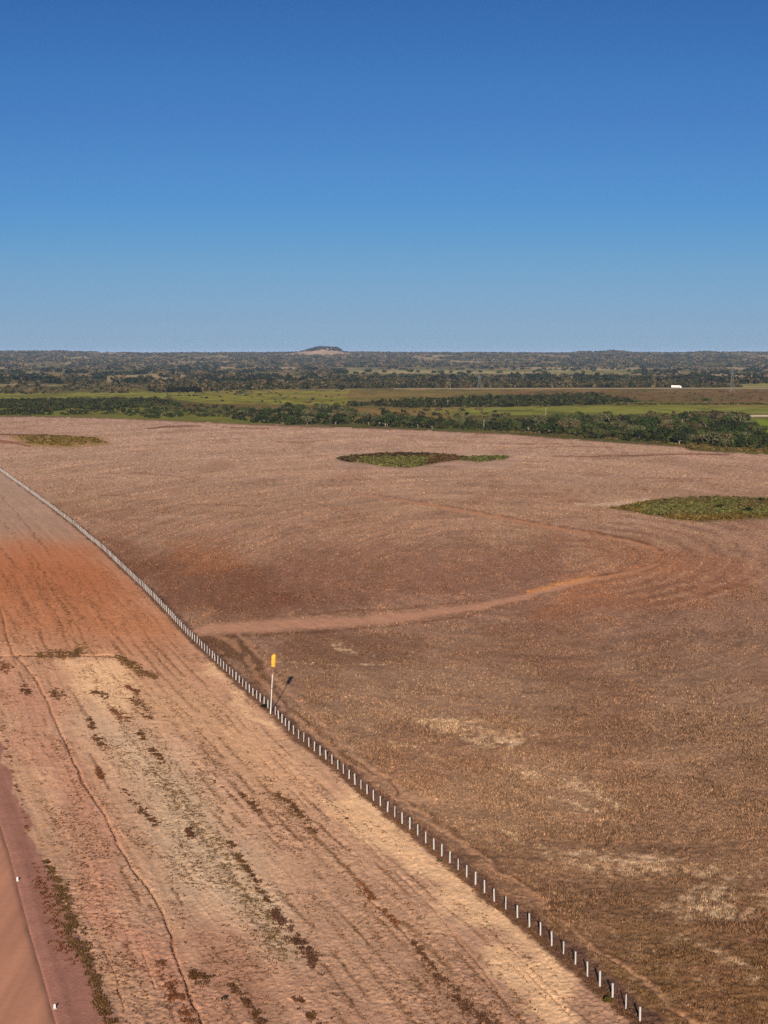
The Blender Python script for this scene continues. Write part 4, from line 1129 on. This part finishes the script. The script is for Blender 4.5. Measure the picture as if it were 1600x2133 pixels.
# ------------------------------------------------------------------ poles and pylons
def pole(x, y, hgt, lab):
    gx, gd = G(x, y); zz = float(g_at(np.array([gx]), np.array([gd]))[0][0])
    o = empty('utility_pole', (float(gx), float(gd), zz)); tag(o, lab, 'utility pole')
    link('shaft', MB().tube([(0, 0, -0.3), (0, 0, hgt)], [0.17, 0.11], 8).mesh('shaft', M_conc), o)
    link('crossarm', MB().box((0, 0, hgt - 0.6), (2.2, 0.14, 0.14)).mesh('crossarm', M_bark), o)
    im = MB().tube([(0, 0, 0), (0, 0, 0.25)], [0.05, 0.04], 6).mesh('insulator', M_glass)
    for dx in (-1, -0.35, 0.35, 1):
        i = link('insulator', im, o); i.location = (dx, 0, hgt - 0.53)
pole(1008, 896, 8.0, 'pale utility pole standing at the field edge before the green pasture')
pole(906, 849, 8.5, 'pale utility pole beyond the middle pasture, the left of a close pair')
pole(933, 849, 8.5, 'pale utility pole beyond the middle pasture, the right of a close pair')
pole(1137, 866, 8.0, 'pale utility pole at the rim of the bright green pasture')
pole(938, 812, 10.0, 'pale utility pole by the highway, left of the smaller lattice pylon')
def pylon(x, y, hgt, lab):
    gx, gd = G(x, y)
    o = empty('pylon', (float(gx), float(gd), 0)); tag(o, lab, 'pylon')
    m = MB(); br = MB()
    def w_(z): return 3.2 * (1 - z / hgt) ** 1.1 + 0.5
    lv = [hgt * t for t in (0, .16, .31, .45, .58, .70, .81, .91, 1.0)]
    for sx in (-1, 1):
        for sy in (-1, 1):
            m.tube([(sx * w_(z_), sy * w_(z_), z_ - (0.4 if z_ == 0 else 0)) for z_ in lv], 0.13, 4)
    for i in range(len(lv) - 1):
        a0, a1 = w_(lv[i]), w_(lv[i + 1])
        for sx, sy, tx_, ty_ in ((-1, -1, 1, -1), (1, -1, 1, 1), (1, 1, -1, 1), (-1, 1, -1, -1)):
            br.tube([(sx * a0, sy * a0, lv[i]), (tx_ * a1, ty_ * a1, lv[i + 1])], 0.07, 4)
            br.tube([(tx_ * a0, ty_ * a0, lv[i]), (sx * a1, sy * a1, lv[i + 1])], 0.07, 4)
    link('frame', m.mesh('frame', M_steel), o); link('bracing', br.mesh('bracing', M_steel), o)
    for t in (.80, .9):
        c_ = MB(); c_.tube([(-4.5, 0, hgt * t + 0.5), (0, 0, hgt * t), (4.5, 0, hgt * t + 0.5)], 0.14, 4).tube([(-4.5, 0, hgt * t + 0.5), (0, 0, hgt * t + 1.2), (4.5, 0, hgt * t + 0.5)], 0.1, 4)
        link('crossarm', c_.mesh('crossarm', M_steel), o)
pylon(1525, 817, 36, 'tall grey lattice pylon in the brown pasture right of the truck')
pylon(999, 811, 24, 'smaller grey lattice pylon in front of the dark far woods')

# ------------------------------------------------------------------ haze
m, nt, b = mat_new('haze_air')
nt.nodes.remove(b)
pv = nt.nodes.new('ShaderNodeVolumePrincipled')
pv.inputs['Color'].default_value = (0.42, 0.6, 0.95, 1)
pv.inputs['Density'].default_value = 1.6e-5
pv.inputs['Anisotropy'].default_value = 0.0
nt.links.new(pv.outputs['Volume'], nt.nodes['Material Output'].inputs['Volume'])
hz = MB().box((0, 34000, 50), (150000, 72000, 128))
tag(link('haze', hz.mesh('haze', m)), kind='stuff')
